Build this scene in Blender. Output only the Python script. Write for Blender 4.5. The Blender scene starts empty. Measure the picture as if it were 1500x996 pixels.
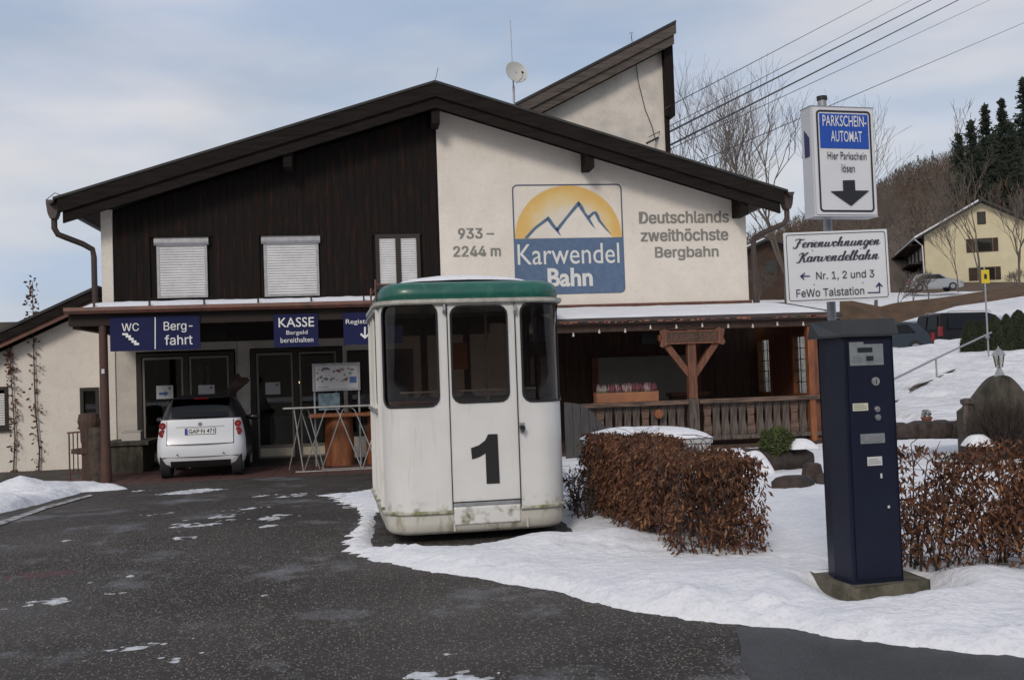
import bpy, math, random, os
import numpy as np
from mathutils import Vector, Matrix, geometry
random.seed(7); RNG = np.random.default_rng(7)
S = bpy.context.scene
COL = S.collection
# ------------------------------------------------------------------ camera
f = 1500.; pitch = .033; roll = .035; CH = 1.55; th = math.radians(8)
F0 = np.array([math.sin(th), math.cos(th), 0.]); RR = np.array([math.cos(th), -math.sin(th), 0.]); ZZ = np.array([0, 0, 1.])
FF = math.cos(pitch)*F0+math.sin(pitch)*ZZ; UU = -math.sin(pitch)*F0+math.cos(pitch)*ZZ
CX = math.cos(roll)*RR-math.sin(roll)*UU; CY = math.sin(roll)*RR+math.cos(roll)*UU
CAM = np.array([-1.53, -21.69, 1.55])
cd = bpy.data.cameras.new('camera'); cam = bpy.data.objects.new('camera', cd); COL.objects.link(cam); S.camera = cam
cd.sensor_width = 36; cd.lens = 36.; cd.clip_start = .1; cd.clip_end = 4000
m4 = Matrix.Identity(4)
for i in range(3): m4[i][0] = CX[i]; m4[i][1] = CY[i]; m4[i][2] = -FF[i]; m4[i][3] = CAM[i]
cam.matrix_world = m4
# survey helpers: a point of the photograph met with a plane of the place gives a world point
def ray(px, py): return (px-750)/f*CX-(py-498)/f*CY+FF
def YP(c, px, py): d = ray(px, py); return CAM+d*((c-CAM[1])/d[1])
def ZP(c, px, py): d = ray(px, py); return CAM+d*((c-CAM[2])/d[2])
def XP(c, px, py): d = ray(px, py); return CAM+d*((c-CAM[0])/d[0])
def DP(dep, px, py): d = ray(px, py); return CAM+d/(d@F0)*dep
# ------------------------------------------------------------------ light
S.view_settings.view_transform = 'Standard'; S.view_settings.look = 'None'; S.view_settings.exposure = 0; S.view_settings.gamma = 1
W = bpy.data.worlds.new('World'); S.world = W; W.use_nodes = True
nt = W.node_tree; nt.nodes.clear(); N = nt.nodes.new; L = nt.links.new
SUN_EL, SUN_AZ = math.radians(32), math.radians(-155)    # azimuth measured from +Y towards +X: behind the camera, a little left
sky = N('ShaderNodeTexSky'); sky.sky_type = 'NISHITA'; sky.sun_disc = False; sky.sun_elevation = SUN_EL; sky.sun_rotation = SUN_AZ
sky.air_density = 1.2; sky.dust_density = 2.0
bg1 = N('ShaderNodeBackground'); bg1.inputs[1].default_value = .09; L(sky.outputs[0], bg1.inputs[0])
tc = N('ShaderNodeTexCoord'); mp = N('ShaderNodeMapping'); mp.inputs['Scale'].default_value = (1.0, 1.0, 3.6); mp.inputs['Rotation'].default_value = (.10, .16, .4)
L(tc.outputs['Generated'], mp.inputs[0])
nz = N('ShaderNodeTexNoise'); nz.inputs['Scale'].default_value = 1.9; nz.inputs['Detail'].default_value = 7; nz.inputs['Roughness'].default_value = .52; nz.inputs['Distortion'].default_value = .5
L(mp.outputs[0], nz.inputs[0])
cr = N('ShaderNodeValToRGB'); cr.color_ramp.elements[0].position = .40; cr.color_ramp.elements[0].color = (.58, .58, .58, 1); cr.color_ramp.elements[1].position = .66; cr.color_ramp.elements[1].color = (.93, .93, .93, 1)
L(nz.outputs[0], cr.inputs[0])
nz2 = N('ShaderNodeTexNoise'); nz2.inputs['Scale'].default_value = 2.6; nz2.inputs['Detail'].default_value = 4; L(mp.outputs[0], nz2.inputs[0])
cr2 = N('ShaderNodeValToRGB'); cr2.color_ramp.elements[0].position = .38; cr2.color_ramp.elements[0].color = (.375, .445, .575, 1); cr2.color_ramp.elements[1].position = .62; cr2.color_ramp.elements[1].color = (.60, .585, .605, 1)
L(nz2.outputs[0], cr2.inputs[0])
bg2 = N('ShaderNodeBackground'); bg2.inputs[1].default_value = 1.30; L(cr2.outputs[0], bg2.inputs[0])
mx = N('ShaderNodeMixShader'); L(cr.outputs[0], mx.inputs[0]); L(bg1.outputs[0], mx.inputs[1]); L(bg2.outputs[0], mx.inputs[2])
wo = N('ShaderNodeOutputWorld'); L(mx.outputs[0], wo.inputs[0])
sl = bpy.data.lights.new('sun', 'SUN'); sl.energy = 1.35; sl.angle = math.radians(14); sl.color = (1, .92, .82)
so = bpy.data.objects.new('sun', sl); COL.objects.link(so)
sd = Vector((math.sin(SUN_AZ)*math.cos(SUN_EL), math.cos(SUN_AZ)*math.cos(SUN_EL), math.sin(SUN_EL)))
so.rotation_euler = sd.to_track_quat('Z', 'Y').to_euler(); so.location = (-10, -30, 30)
# ------------------------------------------------------------------ materials
MATS = {}
def mat(name, col, rough=.7, col2=None, scale=6., lo=.35, hi=.65, stretch=(1, 1, 1), bump=0., bdist=.02, bscale=None, metal=0., spec=.5, detail=5, emit=None, coat=0, fine=0., fcol=None, fscale=120.):
    if name in MATS: return MATS[name]
    m = bpy.data.materials.new(name); MATS[name] = m; m.use_nodes = True
    t = m.node_tree; b = t.nodes['Principled BSDF']; n = t.nodes.new; l = t.links.new
    b.inputs['Base Color'].default_value = (*col, 1); b.inputs['Roughness'].default_value = rough; b.inputs['Metallic'].default_value = metal
    b.inputs['Specular IOR Level'].default_value = spec; b.inputs['Coat Weight'].default_value = coat
    c = n('ShaderNodeTexCoord'); mpn = n('ShaderNodeMapping'); mpn.inputs['Scale'].default_value = stretch; l(c.outputs['Object'], mpn.inputs[0])
    out = None
    if col2 is not None:
        z = n('ShaderNodeTexNoise'); z.inputs['Scale'].default_value = scale; z.inputs['Detail'].default_value = detail; z.inputs['Roughness'].default_value = .6; l(mpn.outputs[0], z.inputs[0])
        r = n('ShaderNodeMapRange'); r.inputs[1].default_value = lo; r.inputs[2].default_value = hi; l(z.outputs[0], r.inputs[0])
        x = n('ShaderNodeMix'); x.data_type = 'RGBA'; x.inputs[6].default_value = (*col, 1); x.inputs[7].default_value = (*col2, 1); l(r.outputs[0], x.inputs[0]); out = x.outputs[2]
    if fine:
        z = n('ShaderNodeTexNoise'); z.inputs['Scale'].default_value = fscale; z.inputs['Detail'].default_value = 3; l(mpn.outputs[0], z.inputs[0])
        r = n('ShaderNodeMapRange'); r.inputs[1].default_value = .52; r.inputs[2].default_value = .72; r.inputs[4].default_value = fine; l(z.outputs[0], r.inputs[0])
        x = n('ShaderNodeMix'); x.data_type = 'RGBA'; l(r.outputs[0], x.inputs[0])
        if out: l(out, x.inputs[6])
        else: x.inputs[6].default_value = (*col, 1)
        x.inputs[7].default_value = (*(fcol or col), 1); out = x.outputs[2]
    if out: l(out, b.inputs['Base Color'])
    if bump:
        z = n('ShaderNodeTexNoise'); z.inputs['Scale'].default_value = bscale or scale*3; z.inputs['Detail'].default_value = 6; l(mpn.outputs[0], z.inputs[0])
        bm = n('ShaderNodeBump'); bm.inputs['Strength'].default_value = bump; bm.inputs['Distance'].default_value = bdist; l(z.outputs[0], bm.inputs['Height']); l(bm.outputs[0], b.inputs['Normal'])
    if emit: b.inputs['Emission Color'].default_value = (*emit[:3], 1); b.inputs['Emission Strength'].default_value = emit[3]
    return m
def glassmat(name, tint=(.75, .8, .8), mix=.75, rough=.02):
    m = bpy.data.materials.new(name); MATS[name] = m; m.use_nodes = True; t = m.node_tree; t.nodes.clear(); n = t.nodes.new; l = t.links.new
    g = n('ShaderNodeBsdfGlossy'); g.inputs['Roughness'].default_value = rough; tr = n('ShaderNodeBsdfTransparent'); tr.inputs[0].default_value = (*tint, 1)
    fr = n('ShaderNodeFresnel'); ge = n('ShaderNodeNewGeometry'); io = n('ShaderNodeMapRange'); io.inputs[3].default_value = 1.5; io.inputs[4].default_value = 1/1.5; l(ge.outputs['Backfacing'], io.inputs[0]); l(io.outputs[0], fr.inputs[0]); mr = n('ShaderNodeMapRange'); mr.inputs[3].default_value = 1-mix; mr.inputs[4].default_value = 1.; l(fr.outputs[0], mr.inputs[0])
    x = n('ShaderNodeMixShader'); l(mr.outputs[0], x.inputs[0]); l(tr.outputs[0], x.inputs[1]); l(g.outputs[0], x.inputs[2]); o = n('ShaderNodeOutputMaterial'); l(x.outputs[0], o.inputs[0]); return m
M = dict(
 plaster=mat('plaster', (.745, .69, .62), .9, (.68, .625, .555), 1.6, bump=.55, bscale=26, fine=.35, fcol=(.60, .54, .46), fscale=9),
 plaster_tower=mat('plaster_tower', (.66, .61, .54), .9, (.47, .44, .395), 1.8, .45, .75, bump=.5, bscale=22),
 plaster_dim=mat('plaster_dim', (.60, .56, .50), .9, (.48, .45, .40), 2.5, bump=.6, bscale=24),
 plank=mat('dark_stained_board', (.009, .007, .006), .9, (.045, .014, .009), 4, .52, .80, (3, 3, .35), bump=.4, bscale=30, spec=.25),
 barge=mat('bargeboard_wood', (.020, .016, .014), .9, (.010, .008, .007), 4, stretch=(.4, 1, 4), bump=.3, bscale=20, spec=.15),
 barge_light=mat('tower_bargeboard_wood', (.11, .088, .074), .9, (.055, .045, .038), 3, stretch=(.5, 1, 5), bump=.3, bscale=20),
 roofing=mat('roofing_felt', (.025, .024, .024), .8, (.04, .038, .036), 3),
 soffit=mat('soffit_wood', (.035, .026, .020), .85, (.022, .017, .014), 4, stretch=(4, .5, 1)),
 gutter=mat('brown_painted_gutter', (.055, .035, .030), .5, (.035, .026, .024), 4, .4, .7),
 copper=mat('weathered_copper', (.16, .060, .038), .55, (.06, .035, .028), 5, .4, .7),
 shutter=mat('white_shutter', (.66, .66, .66), .5, (.56, .56, .56), 3),
 alu=mat('aluminium', (.45, .45, .46), .35, (.35, .35, .36), 8, metal=.8),
 steel=mat('steel_tube', (.50, .49, .46), .3, (.38, .36, .33), 9, metal=.7),
 galv=mat('galvanised', (.35, .36, .37), .5, (.27, .28, .29), 14, metal=.5),
 navy=mat('navy_sign', (.008, .011, .058), .6, (.010, .014, .068), 3, spec=.2),
 navybox=mat('navy_metal', (.0055, .0075, .021), .45, (.007, .010, .026), 5, bump=.04, bscale=60, spec=.3),
 white=mat('white_print', (.75, .75, .74), .6),
 letter_grey=mat('grey_wall_paint', (.19, .185, .165), .9, (.25, .245, .22), 14, bump=.4, bscale=30),
 logo_blue=mat('blue_wall_paint', (.085, .135, .225), .9, (.11, .165, .26), 8, bump=.5, bscale=26),
 logo_line=mat('slate_wall_paint', (.075, .095, .15), .9),
 logo_white=mat('white_wall_paint', (.66, .65, .62), .9, bump=.4, bscale=26),
 doorframe=mat('dark_bronze_frame', (.030, .024, .020), .4, metal=.3),
 chrome_edge=mat('pale_frame_bead', (.20, .18, .16), .4, metal=.4),
 cream=mat('cream_panel', (.62, .57, .44), .6, (.55, .50, .38), 4),
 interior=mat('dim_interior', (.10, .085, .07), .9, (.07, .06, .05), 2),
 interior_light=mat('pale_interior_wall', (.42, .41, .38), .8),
 curtain=mat('pale_curtain', (.5, .47, .43), .9),
 tile=mat('red_porch_tile', (.115, .050, .042), .6, (.060, .034, .030), 4, bump=.2),
 joint=mat('tile_joint', (.05, .042, .038), .9),
 gond=mat('gondola_white_paint', (.70, .695, .675), .38, (.64, .63, .60), 3, .4, .75, bump=.03, bscale=14, coat=.15),
 gondlow=mat('stained_white_paint', (.56, .54, .48), .5, (.22, .20, .12), 4.5, .50, .74, (2.2, 2.2, .7), bump=.08),
 moss=mat('mossy_trim', (.52, .51, .45), .6, (.16, .17, .06), 7, .42, .62, bump=.2),
 green=mat('green_roof_paint', (.006, .105, .075), .35, (.010, .075, .058), 3, .4, .7, coat=.2, fine=.5, fcol=(.05, .16, .12), fscale=14),
 rubber=mat('black_rubber', (.012, .012, .012), .6),
 black=mat('black_paint', (.012, .012, .012), .45),
 seat=mat('brown_seat', (.20, .125, .08), .7),
 orange=mat('orange_panel', (.45, .16, .04), .6),
 concrete=mat('old_concrete', (.13, .115, .085), .95, (.055, .052, .032), 7, .4, .62, bump=.6, bscale=30),
 snow=mat('snow', (.80, .80, .82), .75, (.71, .715, .75), 2.2, .35, .7, bump=.7, bscale=12, bdist=.035, spec=.3, fine=.25, fcol=(.35, .33, .31), fscale=34),
 snow_dirty=mat('gritty_snow', (.60, .61, .64), .8, (.30, .29, .29), 9, .42, .66, bump=.6, bscale=30, spec=.3),
 wood_grey=mat('weathered_grey_wood', (.115, .092, .076), .85, (.035, .025, .021), 7, .42, .62, stretch=(4, 4, .5), bump=.4, bscale=30),
 wood_rail=mat('weathered_rail_wood', (.15, .095, .068), .8, (.045, .028, .022), 4, .42, .62, stretch=(.6, 4, 5), bump=.4),
 wood_red=mat('red_brown_timber', (.19, .070, .032), .65, (.085, .033, .020), 5, stretch=(4, 4, .5), bump=.3),
 wood_orange=mat('orange_brown_timber', (.27, .090, .030), .6, (.16, .052, .020), 5, stretch=(3, 3, .6), bump=.2),
 wood_dark=mat('dark_timber', (.075, .036, .022), .75, (.038, .021, .015), 4, stretch=(4, 4, .5), bump=.3),
 log=mat('old_log', (.085, .062, .045), .9, (.035, .026, .020), 6, stretch=(2, 2, 2), bump=.7, bscale=18),
 log_wet=mat('wet_log', (.050, .032, .025), .75, (.018, .013, .012), 7, .4, .62, bump=.8, bscale=14),
 stone=mat('mossy_stone', (.085, .072, .058), .95, (.030, .030, .020), 5, .4, .62, (1.5, 1.5, .6), bump=.8, bscale=12),
 leaf=mat('dry_beech_leaf', (.165, .070, .036), .7, (.095, .040, .022), 3.5, .35, .65, spec=.3),
 leaf2=mat('dry_beech_leaf_dark', (.105, .046, .028), .7, (.060, .030, .020), 3.5, .35, .65, spec=.3),
 leaf3=mat('pale_dry_leaf', (.32, .17, .085), .7, (.17, .075, .035), 4, spec=.3),
 twig=mat('twig', (.045, .032, .026), .9),
 bark=mat('bark', (.085, .070, .060), .95, (.045, .038, .033), 6),
 bark_far=mat('distant_bark', (.105, .086, .072), .95),
 needle=mat('spruce_needles', (.014, .022, .014), .9, (.024, .034, .020), 1.5),
 thuja=mat('thuja_foliage', (.018, .026, .012), .9, (.035, .045, .018), 9),
 shrub=mat('evergreen_shrub', (.075, .095, .020), .8, (.035, .05, .012), 6),
 brush=mat('bare_brown_wood_mass', (.115, .085, .062), .95, (.070, .052, .040), .06),
 grass=mat('dead_grass', (.110, .062, .030), .95, (.060, .038, .022), 1.2, bump=.5, bscale=6),
 house=mat('yellow_render', (.56, .50, .33), .9, (.50, .44, .29), 1),
 house_dark=mat('dark_house_timber', (.050, .025, .015), .9, (.03, .018, .013), 2),
 carwhite=mat('white_car_paint', (.66, .67, .69), .25, coat=.5),
 carblack=mat('black_car_paint', (.012, .012, .014), .35, coat=.15),
 carblue=mat('slate_car_paint', (.022, .032, .045), .45, spec=.3),
 carsilver=mat('silver_car_paint', (.30, .31, .32), .3, metal=.4, coat=.4),
 tyre=mat('tyre', (.016, .016, .017), .85),
 taillight=mat('red_lens', (.20, .008, .010), .35),
 plateblue=mat('plate_blue', (.02, .06, .32), .5),
 wire=mat('cable', (.02, .02, .022), .6),
 bulb=mat('frosted_bulb', (.55, .52, .46), .3),
 paper=mat('paper', (.52, .52, .52), .7),
 mapblue=mat('poster_blue', (.06, .12, .30), .7), mapgrey=mat('poster_grey', (.16, .16, .17), .7), mapred=mat('poster_red', (.30, .10, .07), .7),
 signwhite=mat('white_sign_sheet', (.72, .73, .76), .4, (.68, .69, .72), 4),
 signblue=mat('blue_sign_field', (.012, .075, .42), .4),
 signink=mat('black_sign_ink', (.018, .018, .022), .5), inkblue=mat('dark_blue_ink', (.016, .014, .09), .5), inkslate=mat('slate_ink', (.05, .055, .075), .5),
 yellow=mat('yellow_sign', (.60, .44, .02), .5),
 label=mat('cream_sticker', (.55, .55, .42), .6),
 lcd=mat('grey_display_plate', (.22, .24, .25), .35, (.17, .19, .2), 20),
 pink=mat('heather_pink', (.26, .07, .10), .8, (.14, .05, .06), 30), palefl=mat('heather_white', (.42, .34, .31), .8), leafdk=mat('heather_green', (.04, .05, .025), .9),
 trough=mat('terracotta_trough', (.30, .125, .055), .75, (.22, .09, .045), 6),
 chest=mat('pale_grey_plastic', (.42, .42, .42), .5, (.36, .36, .36), 4),
 glow=mat('warm_lamp', (.8, .6, .3), .5, emit=(1, .75, .35, 4.)),
)
M['glass'] = glassmat('window_glass', (.62, .64, .64), 1.); M['gglass'] = glassmat('gondola_glass', (.52, .46, .42), 1., .04); M['carglass'] = glassmat('car_glass', (.06, .065, .07), 1.)
M['lampglass'] = glassmat('lantern_glass', (.8, .8, .75), .8)
# ------------------------------------------------------------------ mesh builder
class MB:
    def __init__(s): s.v = []; s.f = []; s.mi = []; s.cur = 0
    def add(s, vs, fs):
        o = len(s.v); s.v += [tuple(map(float, p)) for p in vs]; s.f += [tuple(i+o for i in q) for q in fs]; s.mi += [s.cur]*len(fs); return s
    def box(s, x0, x1, y0, y1, z0, z1, rz=0, piv=None):
        vs = [(x, y, z) for z in (z0, z1) for y in (y0, y1) for x in (x0, x1)]
        if rz:
            px, py = piv or ((x0+x1)/2, (y0+y1)/2); c, d = math.cos(rz), math.sin(rz)
            vs = [(px+(x-px)*c-(y-py)*d, py+(x-px)*d+(y-py)*c, z) for x, y, z in vs]
        return s.add(vs, [(0, 2, 3, 1), (4, 5, 7, 6), (0, 1, 5, 4), (2, 6, 7, 3), (0, 4, 6, 2), (1, 3, 7, 5)])
    def prism(s, poly, a0, a1, axis='y', holes=None):
        """outline in the plane across axis (y: (x,z); z: (x,y); x: (y,z)), extruded a0..a1"""
        def P(p, a): return {'y': (p[0], a, p[1]), 'z': (p[0], p[1], a), 'x': (a, p[0], p[1])}[axis]
        loops = [list(poly)]+[list(h) for h in (holes or [])]; flat = [p for lp in loops for p in lp]
        if len(loops) == 1 and len(poly) <= 4: tris = [tuple(range(len(poly)))]
        else: tris = geometry.tessellate_polygon([[Vector((p[0], p[1], 0)) for p in lp] for lp in loops])
        n = len(flat); vs = [P(p, a0) for p in flat]+[P(p, a1) for p in flat]
        fs = [tuple(t) for t in tris]+[tuple(i+n for i in reversed(t)) for t in tris]; o = 0
        for lp in loops:
            k = len(lp)
            for i in range(k): j = (i+1) % k; fs.append((o+i, o+j, o+j+n, o+i+n))
            o += k
        return s.add(vs, fs)
    def sheet(s, poly, a, axis='y'):
        def P(p): return {'y': (p[0], a, p[1]), 'z': (p[0], p[1], a), 'x': (a, p[0], p[1])}[axis]
        tris = geometry.tessellate_polygon([[Vector((p[0], p[1], 0)) for p in poly]])
        return s.add([P(p) for p in poly], [tuple(t) for t in tris])
    def tube(s, pts, r, n=8, cap=True):
        pts = [Vector(p) for p in pts]; rs = r if isinstance(r, (list, tuple)) else [r]*len(pts); vs = []; fs = []; up = None
        for i, p in enumerate(pts):
            d = (pts[min(i+1, len(pts)-1)]-pts[max(i-1, 0)]).normalized()
            if up is None: up = d.orthogonal().normalized()
            up = (up-d*up.dot(d)); up = up.normalized() if up.length > 1e-5 else d.orthogonal().normalized(); w = d.cross(up)
            for k in range(n): a = 2*math.pi*k/n; vs.append(p+(up*math.cos(a)+w*math.sin(a))*rs[i])
        for i in range(len(pts)-1):
            for k in range(n): j = (k+1) % n; fs.append((i*n+k, i*n+j, (i+1)*n+j, (i+1)*n+k))
        if cap: fs.append(tuple(reversed(range(n)))); fs.append(tuple(range((len(pts)-1)*n, len(pts)*n)))
        return s.add(vs, fs)
    def lathe(s, prof, c=(0, 0), n=16):
        """prof: (radius, z) list about a vertical axis at c"""
        vs = [(c[0]+r*math.cos(2*math.pi*k/n), c[1]+r*math.sin(2*math.pi*k/n), z) for r, z in prof for k in range(n)]
        fs = [(i*n+k, i*n+(k+1) % n, (i+1)*n+(k+1) % n, (i+1)*n+k) for i in range(len(prof)-1) for k in range(n)]
        fs.append(tuple(reversed(range(n)))); fs.append(tuple(range((len(prof)-1)*n, len(prof)*n))); return s.add(vs, fs)
    def loft(s, rings, cap=True):
        n = len(rings[0]); vs = [p for r in rings for p in r]
        fs = [(i*n+k, i*n+(k+1) % n, (i+1)*n+(k+1) % n, (i+1)*n+k) for i in range(len(rings)-1) for k in range(n)]
        if cap: fs.append(tuple(reversed(range(n)))); fs.append(tuple(range((len(rings)-1)*n, len(rings)*n)))
        return s.add(vs, fs)
    def build(s, name, m, parent=None, smooth=False, bevel=0, loc=None, rz=None):
        me = bpy.data.meshes.new(name); me.from_pydata(s.v, [], s.f); me.update()
        for x in (m if isinstance(m, (list, tuple)) else [m]): me.materials.append(x)
        if any(s.mi): me.polygons.foreach_set('material_index', s.mi)
        if smooth:
            me.polygons.foreach_set('use_smooth', [True]*len(me.polygons)); me.set_sharp_from_angle(angle=math.radians(38))
        o = bpy.data.objects.new(name, me); COL.objects.link(o)
        if parent: o.parent = parent
        if bevel:
            b = o.modifiers.new('bevel', 'BEVEL'); b.width = bevel; b.segments = 2; b.limit_method = 'ANGLE'
        if loc is not None: o.location = loc
        if rz is not None: o.rotation_euler.z = rz
        return o
def tag(o, label=None, cat=None, group=None, kind=None):
    if label: o['label'] = label
    if cat: o['category'] = cat
    if group: o['group'] = group
    if kind: o['kind'] = kind
    return o
def thing(name, label, cat, loc=(0, 0, 0), rz=0, group=None):
    o = bpy.data.objects.new(name, None); COL.objects.link(o); o.location = tuple(map(float, loc)); o.rotation_euler.z = rz; o.empty_display_size = .2
    return tag(o, label, cat, group)
def bx(name, m, p, x0, x1, y0, y1, z0, z1, bevel=0, **k): return MB().box(x0, x1, y0, y1, z0, z1, **k).build(name, m, p, bevel=bevel)
def arrmesh(name, v, fc, m, parent=None, smooth=False, mi=None):
    """fast mesh from numpy arrays (faces all triangles or all quads)"""
    me = bpy.data.meshes.new(name); k = fc.shape[1]; me.vertices.add(len(v)); me.vertices.foreach_set('co', np.asarray(v, np.float32).ravel())
    me.loops.add(fc.size); me.loops.foreach_set('vertex_index', fc.astype(np.int32).ravel()); me.polygons.add(len(fc))
    me.polygons.foreach_set('loop_start', (np.arange(len(fc))*k).astype(np.int32)); me.polygons.foreach_set('loop_total', np.full(len(fc), k, np.int32))
    for x in (m if isinstance(m, (list, tuple)) else [m]): me.materials.append(x)
    if mi is not None: me.polygons.foreach_set('material_index', mi.astype(np.int32))
    if smooth: me.polygons.foreach_set('use_smooth', np.ones(len(fc), bool))
    me.update(calc_edges=True); o = bpy.data.objects.new(name, me); COL.objects.link(o)
    if parent: o.parent = parent
    return o
try: FONT = bpy.data.fonts.load(os.path.join(bpy.utils.system_resource('DATAFILES'), 'fonts', 'Inter.woff2'))   # Blender's own interface font
except Exception: FONT = None
def lettering(parent, txt, x0, x1, z0, z1, y, m, bold=0., shear=0., axis='y', name='lettering', spacing=1.0, extrude=0.):
    """built-in font outline fitted to a box in the parent's local XZ plane, facing -Y"""
    c = bpy.data.curves.new('t', 'FONT'); c.body = txt; builtin = (not FONT) or any(k_ in txt for k_ in ('K', 'k', 'A', 'bereit', 'Bargeld', 'Registr', 'lösen', 'Bahn')); c.offset = bold if builtin else 0; c.shear = shear; c.resolution_u = 3; c.space_character = spacing; c.align_x = 'CENTER'; c.space_line = 1.0
    if not builtin: c.font = FONT
    o = bpy.data.objects.new('t', c); COL.objects.link(o); bpy.context.view_layer.update()
    me = bpy.data.meshes.new_from_object(o.evaluated_get(bpy.context.evaluated_depsgraph_get())); bpy.data.objects.remove(o); bpy.data.curves.remove(c)
    n = len(me.vertices); a = np.empty(n*3, np.float32); me.vertices.foreach_get('co', a); a = a.reshape(-1, 3)
    lo, hi = a.min(0), a.max(0); q = np.empty_like(a)
    q[:, 0] = x0+(a[:, 0]-lo[0])/(hi[0]-lo[0])*(x1-x0); q[:, 2] = z0+(a[:, 1]-lo[1])/(hi[1]-lo[1])*(z1-z0); q[:, 1] = y
    if bold and not builtin:      # heavier weight: the outline repeated a hair's breadth apart
        kk = bold*.8*(z1-z0)/max(hi[1]-lo[1], .5); F_ = [tuple(p.vertices) for p in me.polygons]; vs = []; fs = []
        for i_, (dx_, dz_) in enumerate(((0, 0), (kk, kk*.5), (-kk, -kk*.5), (kk, -kk*.5), (-kk, kk*.5))):
            w_ = q+np.array([dx_, -.0001*i_, dz_], np.float32); fs += [tuple(v+i_*n for v in f__) for f__ in F_]; vs += [tuple(map(float, p)) for p in w_]
        me = bpy.data.meshes.new(name); me.from_pydata(vs, [], fs); q = np.array(vs, np.float32)
    F_ = [tuple(p.vertices) for p in me.polygons]; vs = []; fs = []; rj = random.Random(1)
    for f__ in F_:
        j_ = rj.random()*.0006; fs.append(tuple(range(len(vs), len(vs)+len(f__)))); vs += [(float(q[v][0]), float(q[v][1])-j_, float(q[v][2])) for v in f__]
    me = bpy.data.meshes.new(name); me.from_pydata(vs, [], fs); q = np.array(vs, np.float32)
    me.vertices.foreach_set('co', q.ravel()); me.materials.clear(); me.materials.append(m); me.name = name; me.update()
    o = bpy.data.objects.new(name, me); COL.objects.link(o); o.parent = parent; o['kind'] = 'stuff'; return o
def rrect(x0, x1, z0, z1, r, n=5):
    P = []
    for cx, cz, a0 in ((x1-r, z1-r, 0), (x0+r, z1-r, 90), (x0+r, z0+r, 180), (x1-r, z0+r, 270)):
        for k in range(n+1): a = math.radians(a0+90*k/n); P.append((cx+r*math.cos(a), cz+r*math.sin(a)))
    return P
def vn(x, y, seed=0):
    xi = np.floor(x).astype(np.int64); yi = np.floor(y).astype(np.int64); fx = x-xi; fy = y-yi; fx = fx*fx*(3-2*fx); fy = fy*fy*(3-2*fy)
    def h(a, b):
        n = (a*374761393+b*668265263+seed*982451653) & 0x7fffffff; n = ((n ^ (n >> 13))*1274126177) & 0x7fffffff; return ((n ^ (n >> 16)) & 0xffff)/65535.
    return (h(xi, yi)*(1-fx)+h(xi+1, yi)*fx)*(1-fy)+(h(xi, yi+1)*(1-fx)+h(xi+1, yi+1)*fx)*fy
def fbm(x, y, s=0, o=4):
    r = 0; a = .5
    for k in range(o): r = r+a*(vn(x*2**k, y*2**k, s+k)-.5); a *= .5
    return r
def sstep(a, b, x): t = np.clip((x-a)/(b-a), 0, 1); return t*t*(3-2*t)
def sdf(poly, X, Y):
    """signed distance to a polygon, positive inside"""
    P = np.array(poly); d = np.full(X.shape, 1e9); ins = np.zeros(X.shape, bool)
    for i in range(len(P)):
        a = P[i]; b = P[(i+1) % len(P)]; e = b-a; t = np.clip(((X-a[0])*e[0]+(Y-a[1])*e[1])/(e@e+1e-12), 0, 1)
        d = np.minimum(d, np.hypot(X-a[0]-t*e[0], Y-a[1]-t*e[1]))
        c = ((a[1] > Y) != (b[1] > Y)) & (X < (b[0]-a[0])*(Y-a[1])/(b[1]-a[1]+1e-12)+a[0]); ins ^= c
    return np.where(ins, d, -d)
def grid(name, x0, x1, y0, y1, st, hf, m, keep=None, kind='structure', smooth=True, mi=None):
    nx = int((x1-x0)/st)+1; ny = int((y1-y0)/st)+1; X, Y = np.meshgrid(np.linspace(x0, x1, nx), np.linspace(y0, y1, ny)); Z = hf(X, Y)
    v = np.stack([X.ravel(), Y.ravel(), Z.ravel()], 1); i = np.arange(ny*nx).reshape(ny, nx)
    q = np.stack([i[:-1, :-1].ravel(), i[:-1, 1:].ravel(), i[1:, 1:].ravel(), i[1:, :-1].ravel()], 1)
    if keep is not None:
        kp = keep(X, Y, Z).ravel(); q = q[kp[q].any(1)]; u, inv = np.unique(q, return_inverse=True); v = v[u]; q = inv.reshape(q.shape)
    o = arrmesh(name, v, q, m, smooth=smooth); o['kind'] = kind; return o
def ground(x, y): return -.075*sstep(-9.5, -4.2, y)
HD = [0, 14, 17, 25, 29, 35, 45, 60, 70, 90, 120, 170]; HZ = [0, .02, .25, .72, .98, 1.62, 2.35, 3.7, 4.9, 7.5, 10, 15]
def terr(x, y):
    dx = x-CAM[0]; dy = y-CAM[1]; d = dx*F0[0]+dy*F0[1]; h = np.interp(d, HD, HZ); lat = dx*RR[0]+dy*RR[1]
    return h*sstep(6.8, 9.2, x)+ground(x, y)
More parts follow.
